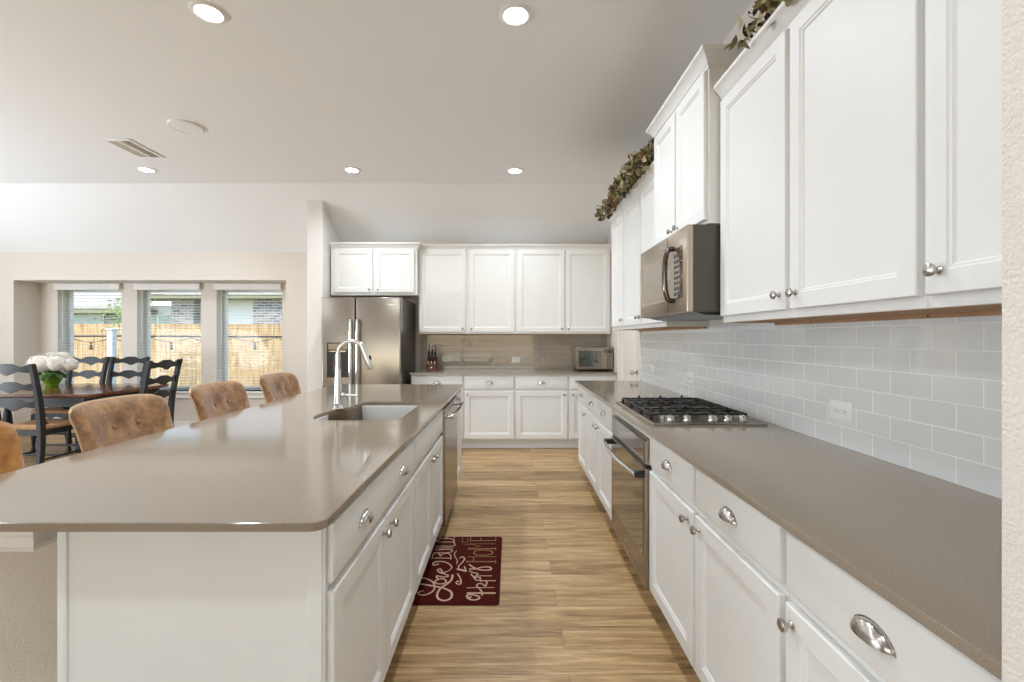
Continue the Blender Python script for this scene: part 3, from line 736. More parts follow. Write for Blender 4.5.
# ------------------------------------------------------------------ floor mat with its lettering
CREAM=[
(0.007,[(0.111,0.396),(0.109,0.409),(0.098,0.421),(0.082,0.416),(0.074,0.399),(0.078,0.379),(0.095,0.358),(0.122,0.346),(0.156,0.347),(0.196,0.363),(0.222,0.39),(0.237,0.415),(0.24,0.435)]),
(0.009,[(0.181,0.436),(0.173,0.403),(0.16,0.36),(0.147,0.321),(0.133,0.288),(0.106,0.256),(0.074,0.245),(0.04,0.251),(0.025,0.278),(0.04,0.307),(0.069,0.32),(0.106,0.32),(0.142,0.311),(0.184,0.282),(0.225,0.266),(0.274,0.267)]),
(0.007,[(0.187,0.346),(0.178,0.319),(0.19,0.296),(0.213,0.295),(0.231,0.315),(0.225,0.339),(0.205,0.354),(0.187,0.346)]),
(0.007,[(0.225,0.339),(0.262,0.355),(0.25,0.317),(0.259,0.288),(0.28,0.309),(0.293,0.337)]),
(0.007,[(0.293,0.337),(0.306,0.349),(0.325,0.359),(0.337,0.347),(0.315,0.332),(0.294,0.334),(0.302,0.312),(0.318,0.294),(0.341,0.284)]),
(0.007,[(0.311,0.3),(0.343,0.283),(0.373,0.288),(0.4,0.309),(0.421,0.339),(0.421,0.381),(0.4,0.398),(0.38,0.388),(0.393,0.363)]),
(0.005,[(0.465,0.418),(0.463,0.302)]),
(0.005,[(0.448,0.3),(0.503,0.309),(0.524,0.337),(0.511,0.362),(0.489,0.367),(0.522,0.383),(0.528,0.409),(0.496,0.416),(0.453,0.413)]),
(0.005,[(0.533,0.417),(0.533,0.331),(0.549,0.306),(0.568,0.308),(0.575,0.337),(0.569,0.414)]),
(0.005,[(0.595,0.417),(0.595,0.304)]),
(0.005,[(0.623,0.416),(0.623,0.304),(0.672,0.309),(0.689,0.314)]),
(0.005,[(0.68,0.419),(0.679,0.319),(0.706,0.313),(0.725,0.334),(0.727,0.4),(0.706,0.42),(0.679,0.418)]),
(0.005,[(0.736,0.316),(0.758,0.313),(0.765,0.339),(0.745,0.36),(0.731,0.385),(0.745,0.418),(0.762,0.423),(0.768,0.406)]),
(0.012,[(0.338,0.251),(0.314,0.198)]),
(0.006,[(0.367,0.211),(0.305,0.194)]),
(0.006,[(0.351,0.243),(0.374,0.243),(0.412,0.227),(0.459,0.219),(0.48,0.235),(0.463,0.249)]),
(0.006,[(0.287,0.242),(0.252,0.226),(0.207,0.212),(0.176,0.214),(0.185,0.236),(0.207,0.233),(0.201,0.217)]),
(0.004,[(0.558,0.277),(0.522,0.287),(0.48,0.278),(0.439,0.26),(0.393,0.258)]),
(0.009,[(0.092,0.171),(0.092,0.021)]),
(0.008,[(0.058,0.144),(0.053,0.158),(0.063,0.168),(0.078,0.159),(0.074,0.13),(0.061,0.107),(0.043,0.104),(0.031,0.124),(0.037,0.151),(0.056,0.166)]),
(0.004,[(0.142,0.176),(0.144,0.03)]),
(0.007,[(0.071,0.091),(0.106,0.094),(0.139,0.11)]),
(0.006,[(0.144,0.086),(0.144,0.114),(0.167,0.125),(0.183,0.113),(0.178,0.094),(0.156,0.079),(0.196,0.072),(0.211,0.087),(0.205,0.109)]),
(0.005,[(0.212,0.109),(0.212,0.025)]),
(0.006,[(0.283,0.166),(0.24,0.142),(0.25,0.128),(0.24,0.111),(0.219,0.111),(0.216,0.129),(0.234,0.143)]),
(0.005,[(0.262,0.122),(0.262,0.048)]),
(0.006,[(0.25,0.144),(0.283,0.127),(0.299,0.158),(0.318,0.179)]),
(0.008,[(0.39,0.186),(0.357,0.159),(0.327,0.117),(0.326,0.063),(0.345,0.057),(0.36,0.072),(0.355,0.112),(0.337,0.144),(0.337,0.181)]),
]
GOLD=[
(0.009,[(0.423,0.204),(0.421,0.033)]),
(0.004,[(0.481,0.206),(0.481,0.035)]),
(0.005,[(0.479,0.167),(0.423,0.163)]),
(0.004,[(0.442,0.033),(0.404,0.032)]),
(0.004,[(0.442,0.203),(0.407,0.199)]),
(0.007,[(0.533,0.17),(0.556,0.163),(0.565,0.136),(0.565,0.093),(0.554,0.063),(0.533,0.055),(0.513,0.061),(0.502,0.089),(0.502,0.132),(0.511,0.159),(0.533,0.17)]),
(0.009,[(0.582,0.205),(0.587,0.038)]),
(0.004,[(0.653,0.21),(0.653,0.04)]),
(0.005,[(0.583,0.203),(0.617,0.132),(0.651,0.21)]),
(0.004,[(0.603,0.207),(0.568,0.204)]),
(0.004,[(0.603,0.039),(0.568,0.037)]),
(0.008,[(0.697,0.208),(0.701,0.042)]),
(0.004,[(0.689,0.204),(0.756,0.209)]),
(0.004,[(0.701,0.138),(0.74,0.14)]),
(0.004,[(0.689,0.041),(0.749,0.043)]),
(0.003,[(0.74,0.26),(0.676,0.253),(0.676,0.221),(0.74,0.227)]),
(0.003,[(0.638,0.242),(0.642,0.207)]),
]

t = thing('floor_mat', 'dark red mat with cream script words lying by the island sink', 'mat', (-.055, 2.2555, 0))
mb = MB(); po = rounded([(-.457, 0), (0, 0), (0, .765), (-.457, .765)], [.02]*4)
mb.loft([[(p[0], p[1], 0) for p in po], [(p[0], p[1], .006) for p in po], [(p[0], p[1], .0095) for p in inset_poly(po, .006)]], True, True); mb.out('base', 'mat', t)
mb = MB(); mb.loft([[(p[0], p[1], .0096+dz_) for p in inset_poly(po, d_)] for d_, dz_ in ((.008, 0), (.011, .0012), (.017, .0012), (.020, 0))]); mb.out('border', mat('dark_border', rgb(64, 15, 9), .9, spec=.15), t)
def strokes(data, z):
    mb = MB()
    for w_, pts in data:
        P = [Vector((-b_, a, 0)) for a, b_ in pts]
        if len(P) > 3: P = spline(P, 5)
        w_ *= .62; rows = []
        for i, p in enumerate(P):
            d_ = (P[min(i+1, len(P)-1)]-P[max(0, i-1)]).normalized(); n_ = Vector((-d_.y, d_.x, 0))*w_
            rows.append([tuple(p+n_+Vector((0, 0, z))), tuple(p-n_+Vector((0, 0, z))), tuple(p-n_+Vector((0, 0, z-.002))), tuple(p+n_+Vector((0, 0, z-.002)))])
        mb.loft(rows, True, True)
    return mb
strokes(CREAM, .0105).out('script_lettering', 'cream', t)
strokes(GOLD, .0103).out('block_lettering', 'gold', t)

# ------------------------------------------------------------------ on the back counter
t = thing('toaster_oven', 'stainless toaster oven on the back counter', 'toaster oven', (.797, 5.57, .914))
w_, h_, d_ = .468, .298, .33
MB().box(0, w_, .012, d_, .018, h_, .012, 2).out('body', 'steel', t)
MB().box(.006, w_-.006, .004, .0125, .028, h_-.008, .003).out('front_plate', 'steel', t)
for xx in (.03, w_-.03):
    for yy in (.04, d_-.04): MB().lathe([(.014, 0), (.014, .02)], (xx, yy, 0), n=12).out('foot', 'black', t)
MB().box(.03, .318, .0015, .0042, .05, h_-.035, .0).out('cavity', 'black', t)
f = MB()
for q4 in ((.022, .326, .042, .060), (.022, .326, h_-.048, h_-.026), (.022, .040, .06, h_-.048), (.308, .326, .06, h_-.048)): f.box(q4[0], q4[1], -.006, .004, q4[2], q4[3], .002)
dr = f.out('door_frame', 'steel', t)
MB().box(.04, .308, -.002, 0, .06, h_-.048).out('door_glass', 'toaster_glass', dr)
MB().tube([(.03, -.006, h_-.037), (.035, -.03, h_-.037), (.313, -.03, h_-.037), (.318, -.006, h_-.037)], .007, 8).out('handle', 'chrome', dr)
f = MB()
for k in range(12): f.tube([(.048, .0008, .125+.0), (.30, .0008, .125)], .0022, 6) if k == 0 else f.box(.05+k*.021, .052+k*.021, .0002, .0012, .118, .125)
f.box(.05, .17, .0, .0012, .140, .165); f.out('rack', 'slot', t)
MB().box(.352, .445, .0005, .0042, h_-.075, h_-.035, .001).out('display', 'black_glass', t)
for kz in (.065, .110, .155, .195):
    k = MB().lathe([(.019, 0), (.019, .006), (.0165, .020), (0, .021)], (.398, .004, kz), '-Y', 18).out('control_knob', 'dark_side', t)
    MB().box(.3960, .4, -.0185, -.016, kz-.014, kz+.014).out('pointer', 'chrome', k)
t = thing('knife_block', 'red-brown wooden knife block beside the refrigerator', 'knife block', (-.99, 5.68, .914))
MB().prism([(0, 0), (.16, 0), (.16, .115), (.115, .165), (0, .075)], -.065, .065, 'YZ').out('block', 'knifewood', t)
MB().box(-.012, .012, -.0015, .001, .03, .045).out('emblem', 'nickel', t)
i = 0; nk = []
for r_, yz in enumerate(((.02, .0907), (.055, .118), (.088, .1438))):
    for c_ in range(3):
        x = -.04+c_*.04; L_ = .105-.004*((r_+c_) % 3)
        if i == 0:
            k0 = thing('kitchen_knife', 'black-handled kitchen knife standing in the red-brown knife block', 'knife', group='knives in the knife block')
            mb = MB(); rr = []
            for s_, a_, b_ in ((0, .008, .010), (.02, .0085, .011), (.05, .007, .0125), (.085, .008, .013), (.105, .008, .014)): rr.append([(a_*math.cos(q_), b_*math.sin(q_), s_+.012) for q_ in [2*PI*z_/10 for z_ in range(10)]])
            mb.loft(rr, True, True); mb.out('handle', 'black', k0)
            MB().box(-.005, .005, -.010, .010, -.015, .014, .002).out('bolster', 'nickel', k0)
            MB().lathe([(.0105, .114), (.013, .119), (.011, .126), (0, .128)], n=10).out('end_cap', 'nickel', k0)
            for hz in (.04, .08): MB().lathe([(.003, -.0092), (.003, .0092)], (0, 0, hz), 'X', 8).out('rivet', 'nickel', k0)
            kk = k0
        else: kk = copy_tree(k0)
        kk.location = (-.99+x, 5.68+yz[0], .914+yz[1]+.012); kk.rotation_euler = (0, 0, 0); kk.scale = (1, 1, 1.22+.06*r_-.03*c_); i += 1

# ------------------------------------------------------------------ leaf garlands on top of the wall cabinets
def garland(label, x0, x1, y0, y1, z0, hgt, n, seed, hang=0, size=1.0):
    rnd = random.Random(seed); t = thing('leaf_garland', label, 'garland', ((x0+x1)/2, (y0+y1)/2, z0)); ox, oy = (x0+x1)/2, (y0+y1)/2
    st = MB(); lv = MB(); be = MB()
    for k in range(max(3, n//45)):
        a = Vector((rnd.uniform(x0+.06, x1), rnd.uniform(y0, y1), z0)); pts = [a]
        for _ in range(3): pts.append(pts[-1]+Vector((rnd.uniform(-.07, .03), rnd.uniform(-.10, .10), rnd.uniform(.0, .07))))
        st.tube([p-Vector((ox, oy, z0)) for p in spline(pts, 4)], .0035, 5)
    st.tube([(rnd.uniform(-.02, .02), y0-oy+(y1-y0)*i_/8, .012+rnd.uniform(0, .02)) for i_ in range(9)], .009, 6)
    for k in range(n):
        u = rnd.random(); y = y0+(y1-y0)*u; env = (.45+.55*u)*(1 if u < .8 else max(.25, 1-(u-.8)*2.6))
        x = rnd.uniform(x0, x1); ax = (x-x0)/(x1-x0)
        z = z0+.03+rnd.random()**.8*hgt*env*(.45+.55*min(1, ax*2.2))
        if hang and rnd.random() < hang: x = rnd.uniform(x0-.09, x0+.02); z = z0+rnd.uniform(-.03, .10)
        c_ = Vector((x-ox, y-oy, z-z0)); L_ = size*rnd.uniform(.030, .062); W_ = L_*rnd.uniform(.35, .5)
        d_ = Vector((rnd.uniform(-1, .6), rnd.uniform(-1, 1), rnd.uniform(-.6, .8))).normalized(); s_ = d_.cross(Vector((rnd.uniform(-1, 1), rnd.uniform(-1, 1), rnd.uniform(-1, 1)))).normalized(); up = s_.cross(d_)
        lv.mi = rnd.choice((0, 0, 1, 2, 2, 3, 0))
        prof = ((0, 0), (.25, .85), (.5, 1), (.75, .7), (1, 0)); L1, R1, C1 = [], [], []
        for f_, g_ in prof:
            m_ = c_+d_*(f_-.5)*L_*2-up*(f_-.5)**2*L_*.9
            C1.append(lv.b.verts.new(m_)); 
            if g_: L1.append(lv.b.verts.new(m_+s_*W_*g_+up*W_*.25*g_)); R1.append(lv.b.verts.new(m_-s_*W_*g_+up*W_*.25*g_))
        fs = [lv.b.faces.new((C1[0], C1[1], L1[0])), lv.b.faces.new((C1[0], R1[0], C1[1])), lv.b.faces.new((C1[4], L1[2], C1[3])), lv.b.faces.new((C1[4], C1[3], R1[2]))]
        for q_ in (0, 1): fs += [lv.b.faces.new((C1[q_+1], C1[q_+2], L1[q_+1], L1[q_])), lv.b.faces.new((C1[q_+1], R1[q_], R1[q_+1], C1[q_+2]))]
        lv._done(fs)
    for k in range(n//9):
        u = rnd.random(); be.sphere((rnd.uniform(x0, x1)-ox, y0+(y1-y0)*u-oy, max(.012, .02+rnd.random()*.10)), .011*size, 7, 5)
    st.out('stem', 'bark', t); lv.out('leaves', LEAFS, t); be.out('berries', 'leafpurple', t)
garland('dried olive and brown leaf garland spilling over the far side-wall cabinets', .92, 1.18, 3.05, 4.42, 2.495, .42, 1500, 3, .20, .70)
garland('bit of dried leaf garland showing over the near wall cabinets at the photo top', .96, 1.16, 1.35, 1.93, 2.50, .26, 300, 11, .05, .62)

# ------------------------------------------------------------------ island bar stools
def stool_sheet(side, inset=0):
    """rows of points over the padded backrest; side +1 = inner face, -1 = outer face (local: +y towards the island)"""
    rows = []; NU, NV = 28, 16
    for j in range(NV+1):
        v = j/NV; row = []
        for i in range(NU+1):
            u = -1+2*i/NU
            wdt = .218+.030*v
            x = u*wdt; z = .60+.44*v
            r_ = .10                                   # rounded top corners
            if v > .78 and abs(u) > .0: z -= .022*(abs(u)**9)*((v-.78)/.22)+.008*u*u*((v-.78)/.22)
            y = -.245-.115*v-.02*v*v+.045*abs(u)**2.6*(.5+.5*v)
            th = .034*(1-abs(u)**14*.5)*(1-max(0, (v-.9)/.1)**2*.55)
            dim = 0
            if side > 0:
                for bu, bv in BUT: dim += .016*math.exp(-((u-bu)**2*.22**2+(v-bv)**2*.44**2)/.0012)
                dim += .006*math.exp(-((abs(u)-.56)/.035)**2)*(1 if v > .12 else 0)
                dim -= .004*noise.noise(Vector((u*3.1, v*4.2, 2)))
            row.append((x, y+side*(th-dim), z))
        rows.append(row)
    return rows
BUT = [(-.28, .72), (.28, .72), (0, .40), (-.28, .12), (.28, .12)]
def make_stool(mt):
    t = thing('bar_stool', 'x', 'bar stool')
    a, c_ = stool_sheet(1), stool_sheet(-1); mb = MB(); b = mb.b
    va = [[b.verts.new(p) for p in r] for r in a]; vc = [[b.verts.new(p) for p in r] for r in c_]; nr, nc = len(va), len(va[0])
    for j in range(nr-1):
        for i in range(nc-1):
            b.faces.new((va[j][i], va[j][i+1], va[j+1][i+1], va[j+1][i])); b.faces.new((vc[j][i], vc[j+1][i], vc[j+1][i+1], vc[j][i+1]))
    loop = [(0, i) for i in range(nc)]+[(j, nc-1) for j in range(1, nr)]+[(nr-1, i) for i in range(nc-2, -1, -1)]+[(j, 0) for j in range(nr-2, 0, -1)]
    for k in range(len(loop)):
        p, q_ = loop[k], loop[(k+1) % len(loop)]
        b.faces.new((va[p[0]][p[1]], vc[p[0]][p[1]], vc[q_[0]][q_[1]], va[q_[0]][q_[1]]))
    bk = mb.out('backrest', mt, t, sharp=75)
    ed = [c_[j][0] for j in range(0, nr)]+[c_[nr-1][i] for i in range(1, nc)]+[c_[j][nc-1] for j in range(nr-2, -1, -1)]
    tag(MB().tube(ed, .0055, 6).out('piping', 'suede_piping', bk), 'pale welt around the back edge')
    for bu, bv in BUT:
        x = bu*(.218+.030*bv); y = -.245-.115*bv-.02*bv*bv+.075*abs(bu)**2.6*(.5+.5*bv)+.020
        MB().sphere((x, y, .60+.44*bv), .012, 10, 6, (1, .55, 1)).out('button', mt, bk)
    MB().box(-.235, .235, -.275, .055, .56, .66, .035, 3).out('seat', mt, t)
    for sx in (-1, 1):
        for ya, yb in ((-.22, -.25), (.01, .035)):
            MB().tube([(sx*.19, ya, .565), (sx*.22, yb, 0)], [.022, .014], 8).out('leg', 'blackwood', t)
    s_ = MB()
    for yy in (-.238, .026): s_.tube([(-.21, yy, .22), (.21, yy, .22)], .010, 8)
    for sx in (-1, 1): s_.tube([(sx*.209, -.238, .22), (sx*.209, .026, .22)], .010, 8)
    s_.out('footrest', 'blackwood', t)
    return t
sl = ['golden-tan suede bar stool nearest the camera, cut off by the photo edge', 'brown tufted suede bar stool at the island, second from the camera', 'brown tufted suede bar stool at the island, third from the camera', 'brown tufted suede bar stool at the far end of the island row']
s1 = make_stool('suede_gold'); s2 = make_stool('suede')
sts = [s1, s2, copy_tree(s2), copy_tree(s2)]
for o, y, lb, rz in zip(sts, (1.42, 2.15, 2.865, 3.59), sl, (0, 0, .02, -.02)):
    o.location = (-1.50, y, 0); o.rotation_euler = (0, 0, -PI/2+rz); o['label'] = lb; o['group'] = 'bar stools along the island'

# ------------------------------------------------------------------ dining table and chairs
TX0, TX1, TY0, TY1, TZ = -6.1, -4.13, 4.47, 5.52, .768
t = thing('dining_table', 'dining table with reddish wood top on black turned legs', 'dining table', ((TX0+TX1)/2, (TY0+TY1)/2, 0))
hx, hy = (TX1-TX0)/2, (TY1-TY0)/2
po = rounded([(-hx, -hy), (hx, -hy), (hx, hy), (-hx, hy)], [.03]*4)
mb = MB(); mb.loft([[(p[0], p[1], TZ-.035) for p in inset_poly(po, .012)], [(p[0], p[1], TZ-.022) for p in po], [(p[0], p[1], TZ-.006) for p in po], [(p[0], p[1], TZ) for p in inset_poly(po, .006)]], True, True); mb.out('tabletop', 'table', t)
a = MB()
for sy in (-1, 1): a.box(-hx+.1, hx-.1, sy*(hy-.08)-.012, sy*(hy-.08)+.012, TZ-.135, TZ-.034, .002)
for sx in (-1, 1): a.box(sx*(hx-.1)-.012, sx*(hx-.1)+.012, -hy+.08, hy-.08, TZ-.135, TZ-.034, .002)
a.out('apron', 'blackwood', t)
LEGP = [(.028, 0), (.036, .02), (.036, .05), (.022, .07), (.030, .11), (.042, .20), (.046, .32), (.034, .44), (.026, .49), (.042, .52), (.042, .55), (.030, .57), (.048, .60), (.048, TZ-.036)]
for sx in (-1, 1):
    for sy in (-1, 1): MB().lathe(LEGP, (sx*(hx-.11), sy*(hy-.10), 0), n=16).out('leg', 'blackwood', t)
def wavy(x, w_, zc, k):
    u = abs(x)/(w_/2)
    top = zc+.031+k*(.020*math.exp(-(u/.36)**4)-.010*math.exp(-((u-.62)/.16)**2)+.008*math.exp(-((u-.9)/.14)**2))
    bot = zc-.034-k*(.024*max(0, 1-u/.30)-.010*math.exp(-((u-.52)/.2)**2))
    return top, bot
def make_chair():
    """ladder-back side chair; local +y faces the table, back posts at y=-.2"""
    t = thing('dining_chair', 'x', 'dining chair')
    wb_ = .43
    for sx in (-1, 1):
        pts = [(sx*.205, -.24, 0), (sx*.205, -.205, .22), (sx*.205, -.20, .46), (sx*.212, -.225, .72), (sx*.218, -.275, .98), (sx*.22, -.30, 1.085)]
        mb = MB(); rr = []
        for p in spline(pts, 4):
            s_ = .019+.004*(1-abs(p.z-.46)/.62); rr.append([(p.x+dx*s_, p.y+dy*s_*1.15, p.z) for dx, dy in ((-.85, -1), (.85, -1), (1, -.85), (1, .85), (.85, 1), (-.85, 1), (-1, .85), (-1, -.85))])
        mb.loft(rr, True, True); mb.out('back_post', 'blackwood', t)
        MB().lathe([(.014, 0), (.021, .02), (.021, .045), (.013, .06), (.018, .10), (.024, .20), (.018, .30), (.014, .33), (.024, .355), (.024, .44)], (sx*.205, .19, 0), n=12).out('front_leg', 'blackwood', t)
    for zc, k in ((1.035, 1), (.865, 1), (.70, 1)):
        yb = -.20-.025*max(0, (zc-.46)/.26) if zc < .72 else -.225-.05*(zc-.72)/.26
        N = 28; mb = MB(); rr = []
        for i in range(N+1):
            x = -.205+.41*i/N; tp, bt = wavy(x, .41, zc, k); bow = -.025*(1-(x/.205)**2)
            rr.append([(x, yb+bow-.009, bt), (x, yb+bow+.009, bt), (x, yb+bow+.006, tp), (x, yb+bow-.012, tp)])
        mb.loft(rr, True, True); mb.out('ladder_rail', 'blackwood', t)
    s_ = MB(); sp = rounded([(-.20, -.185), (.20, -.185), (.235, .215), (-.235, .215)], [.02, .02, .04, .04])
    s_.loft([[(p[0], p[1], .452) for p in inset_poly(sp, .006)], [(p[0], p[1], .462) for p in sp], [(p[0], p[1], .480) for p in sp], [(p[0], p[1], .492) for p in inset_poly(sp, .02)], [(p[0], p[1], .486) for p in inset_poly(sp, .09)]], True, True)
    s_.out('seat', 'rush', t)
    f = MB(); N = 16
    rr = []
    for i in range(N+1):
        x = -.2+.4*i/N; u = abs(x)/.2; bt = .37+.045*(1-u*u)-.03*math.exp(-(u/.18)**2)
        rr.append([(x, .185, bt), (x, .205, bt), (x, .205, .453), (x, .185, .453)])
    f.loft(rr, True, True)
    for sx in (-1, 1): f.box(sx*.205-.01, sx*.205+.01, -.19, .18, .40, .453, .002)
    f.box(-.2, .2, -.205, -.19, .40, .453, .002); f.out('seat_frame', 'blackwood', t)
    g = MB()
    for sx in (-1, 1): g.tube([(sx*.205, -.21, .17), (sx*.205, .19, .17)], .011, 8)
    g.tube([(-.205, .19, .22), (.205, .19, .22)], .011, 8); g.tube([(-.205, 0, .17), (.205, 0, .17)], .011, 8); g.out('stretcher', 'blackwood', t)
    return t
c0 = make_chair(); chairs = [c0]+[copy_tree(c0) for _ in range(3)]
cl = [('black ladder-back dining chair on the kitchen side of the table, back towards the camera', (-4.63, 4.49, 0), 0),
      ('black ladder-back dining chair by the windows, directly behind the flowers', (-5.33, 5.47, 0), PI),
      ('black ladder-back dining chair by the windows, between flowers and table end', (-4.82, 5.47, 0), PI),
      ('black ladder-back dining chair at the table end, in front of the middle window', (-4.06, 4.96, 0), PI/2)]
for o, (lb, lc, rz) in zip(chairs, cl): o.location = lc; o.rotation_euler = (0, 0, rz); o['label'] = lb; o['group'] = 'dining chairs around the table'

# bowl of white flowers
t = thing('flower_vase', 'round green glass vase on the dining table', 'vase', (-5.27, 5.23, TZ))
MB().lathe([(.055, 0), (.06, .004), (.05, .012), (.07, .045), (.090, .09), (.096, .13), (.092, .16), (.086, .16), (.09, .13), (.082, .09), (.066, .05), (.03, .018), (0, .016)], n=28, cap=False).out('bowl', 'green_glass', t)
rnd = random.Random(5)
def flower_head(c_, r_):
    mb = MB(); mb.sphere(c_, r_*.86, 14, 10)
    for k in range(240):
        z_ = rnd.uniform(-.75, 1); a = rnd.uniform(0, 2*PI); q_ = math.sqrt(1-z_*z_); n_ = Vector((q_*math.cos(a), q_*math.sin(a), z_))
        p = Vector(c_)+n_*r_*rnd.uniform(.88, 1.04); s_ = n_.cross(Vector((rnd.uniform(-1, 1), rnd.uniform(-1, 1), rnd.uniform(-1, 1)))).normalized(); u_ = n_.cross(s_); e_ = .014
        for j in range(4):
            d_ = (s_*math.cos(j*PI/2)+u_*math.sin(j*PI/2)); e2 = (s_*math.cos(j*PI/2+.6)+u_*math.sin(j*PI/2+.6)); e3 = (s_*math.cos(j*PI/2-.6)+u_*math.sin(j*PI/2-.6))
            mb.face([p, p+e3*e_*.8+n_*.003, p+d_*e_*1.25+n_*.001, p+e2*e_*.8+n_*.003])
    return mb
ft = thing('flower_bouquet', 'bunch of white hydrangea flowers in the green vase', 'flowers', (-5.27, 5.23, TZ))
for c_, r_ in (((-.12, -.03, .255), .10), ((-.02, -.09, .27), .10), ((.10, -.05, .265), .10), ((.17, .02, .25), .085), ((-.06, .06, .29), .095), ((.06, .05, .30), .095)):
    flower_head(c_, r_).out('flower_head', 'petal', ft)
lv = MB()
for k in range(60):
    a = rnd.uniform(0, 2*PI); r0 = rnd.uniform(.05, .10); r1 = r0+rnd.uniform(.07, .14)+(.09 if math.cos(a) > .3 else 0); zz = rnd.uniform(.14, .19); z1 = zz+rnd.uniform(-.07, .04); wv = rnd.uniform(.025, .04)
    d_ = Vector((math.cos(a), math.sin(a), 0)); s_ = Vector((-d_.y, d_.x, 0))
    A_ = d_*r0+Vector((0, 0, zz)); B_ = d_*(r0+.055+(.05 if math.cos(a) > .3 else 0)*rnd.random())+Vector((0, 0, zz-rnd.uniform(.03, .085))); mid = (A_+B_)/2+d_*.012
    v_ = [lv.b.verts.new(p) for p in (A_, mid-s_*wv, B_, mid+s_*wv)]; cm = lv.b.verts.new(mid-d_*.008)
    for i_ in range(4): lv.b.faces.new((v_[i_], v_[(i_+1) % 4], cm))
lv.out('leaves', 'leafgreen', ft)
sm = MB()
for k in range(8):
    a = 2*PI*k/8; sm.tube([(.03*math.cos(a+1), .03*math.sin(a+1), .03), (.06*math.cos(a), .06*math.sin(a), .17), (.09*math.cos(a), .09*math.sin(a), .23)], .005, 6)
sm.out('stem', 'leafgreen', ft)

# ------------------------------------------------------------------ blinds
wl = ['the window nearest the left wall', 'the middle dining window', 'the dining window nearest the kitchen']
for (a, b_), lb in zip(WIN, wl):
    t = thing('window_blind', 'white horizontal slat blind over '+lb, 'blind', ((a+b_)/2, 6.53, 0)); hw = (b_-a)/2
    MB().prism([(-.040, 2.005), (-.052, 2.02), (-.052, 2.09), (-.040, 2.103), (-.02, 2.103), (-.02, 2.005)], -hw-.012, hw+.004, 'YZ').out('valance', 'trim', t)
    s_ = MB(); n = 33
    for k in range(n):
        z = .64+k*(1.98-.64)/(n-1)
        s_.prism([(.030, z-.001), (.055, z+.0015), (.080, z-.001), (.080, z+.001), (.055, z+.0038), (.030, z+.001)], -hw+.012, hw-.012, 'YZ')
    s_.out('slats', 'blind', t, smooth=False)
    MB().box(-hw+.012, hw-.012, .028, .082, .605, .622, .004).out('bottom_rail', 'blind', t)
    for xx in (-hw+.14, hw-.14): 
        MB().tube([(xx, .055, 2.0), (xx, .055, .61)], .0016, 5).out('ladder_cord', 'blind', t)
    MB().tube([(-hw+.07, -.0, 2.0), (-hw+.07, -.0, 1.25)], .004, 6).out('tilt_wand', 'blind', t)

# ------------------------------------------------------------------ outside the windows
struct(MB().box(-30, 14, 6.9, 40, -.35, -.25), 'ground', 'grass')
FY = 12.5
t = thing('wooden_fence', 'tan cedar privacy fence across the back yard', 'fence', (-9, FY, -.25))
pk = MB(); x = -9; rnd = random.Random(2)
while x < 9:
    h_ = 1.96+rnd.uniform(-.012, .012); pk.prism([(x, 0), (x+.135, 0), (x+.135, h_-.03), (x+.11, h_), (x+.025, h_), (x, h_-.03)], 0, .018); x += .142
pk.out('pickets', 'fence', t)
for z in (.35, 1.0, 1.65): MB().box(-9, 9, .018, .056, z, z+.085).out('rail', 'fence', t)
for k in range(9): MB().box(-8.6+k*2.15, -8.51+k*2.15, .056, .14, 0, 1.9).out('post', 'fence', t)
t = thing('white_post', 'white post in the yard outside the left dining window', 'post', (-7.93, 9.05, -.25))
MB().box(-.055, .055, -.055, .055, 0, 1.72, .006).out('shaft', 'siding', t); MB().box(-.075, .075, -.075, .075, 1.72, 1.76, .01).out('cap', 'siding', t)
t = thing('string_lights', 'dark string of hanging bulbs stretched outside the dining windows', 'string lights', (-6, 9.2, 1.34))
MB().tube([(-6, 0, .0), (-2.05, 0, .02), (0, 0, .01), (4.5, 0, .0)], .022, 6).out('support_cable', 'wire', t)
pts = []; bx = []
xs = [-3.6, -2.9, -2.05, -1.25, -.45, .42, 1.25, 2.1, 3.0]
for a, b_ in zip(xs, xs[1:]):
    for k in range(6): u = k/6; pts.append((a+(b_-a)*u, -.01, -.01-.42*u*(1-u)*.9))
    bx.append((a+b_)/2)
pts.append((xs[-1], -.01, -.01)); MB().tube(pts, .008, 6).out('slack_cable', 'wire', t)
for x in bx:
    s_ = MB(); s_.lathe([(.006, -.10), (.012, -.115), (.016, -.17), (.014, -.175)], (x, -.01, 0), n=10); so = s_.out('socket', 'wire', t)
    MB().lathe([(.013, -.172), (.022, -.195), (.030, -.225), (.024, -.25), (0, -.26)], (x, -.01, 0), n=12).out('bulb', 'slot', so)
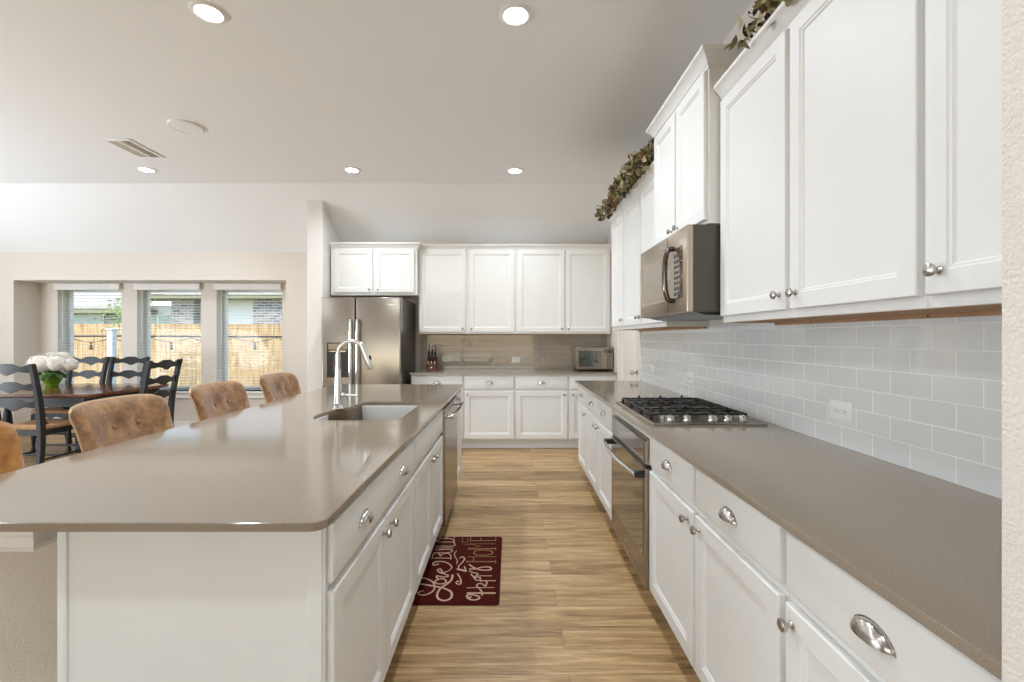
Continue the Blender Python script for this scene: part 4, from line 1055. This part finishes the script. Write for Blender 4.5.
# neighbouring house behind the fence
HY = 18
t = thing('neighbour_house', 'neighbouring grey brick house with pale shingle roof behind the fence', 'house', (-10, HY, -.3))
w_ = MB(); w_.box(-9, -4.6, 0, .3, 0, 2.55); w_.box(-3.05, -2.2, -.5, .3, 0, 3.1); w_.box(.15, 6, -.6, .3, 0, 3.1); w_.box(-9, 6, .3, .5, 0, 2.55); w_.out('brick_wall', 'brick', t)
MB().box(-4.6, -3.05, .05, .3, 0, 2.9).out('bay_wall', 'siding', t)
MB().box(-2.2, .15, -.1, .3, 0, 3.1).out('siding_wall', 'siding', t)
for x, x2, yw in ((-7.3, -6.1, 0), (-4.42, -4.02, .05), (-3.92, -3.52, .05)):
    wf = MB().box(x-.05, x2+.05, yw-.04, yw+.02, 2.02, 2.55).out('window', 'trim', t); MB().box(x, x2, yw-.06, yw-.03, 2.07, 2.5).out('pane', 'teal', wf)
sf = MB(); sf.box(-9.4, -4.0, -.6, .3, 2.56, 2.74); sf.out('eave', 'soffit', t)
sf = MB(); sf.box(-4.4, 6.4, -1.0, .3, 3.1, 3.24); sf.out('soffit', 'soffit', t)
rf = MB(); rf.prism([(-.65, 2.74), (5, 5.4), (5, 5.6), (-.65, 2.86)], -9.5, -4.3, 'YZ'); rf.out('low_roof', 'roof', t)
rf = MB(); rf.prism([(-1.05, 3.24), (5, 6), (5, 6.2), (-1.05, 3.37)], -4.5, 6.6, 'YZ'); rf.out('roof', 'roof', t)
t = thing('young_tree', 'small pale green tree outside the left dining window', 'tree', (-9.45, 11.2, -.25))
MB().tube([(0, 0, 0), (.02, 0, 1.1), (0, .02, 2.2)], [.035, .028, .012], 8).out('trunk', 'bark', t)
lv = MB(); rnd = random.Random(9)
for k in range(420):
    c_ = Vector((rnd.gauss(0, .22), rnd.gauss(0, .22), 2.15+rnd.gauss(0, .24))); d_ = Vector((rnd.uniform(-1, 1), rnd.uniform(-1, 1), rnd.uniform(-1, .3))).normalized(); s_ = d_.orthogonal().normalized()
    lv.face([c_, c_+d_*.035+s_*.018, c_+d_*.075, c_+d_*.035-s_*.018])
lv.out('foliage', mat('spring_leaf', rgb(150, 175, 84), .6, var=.2, vscale=8), t)
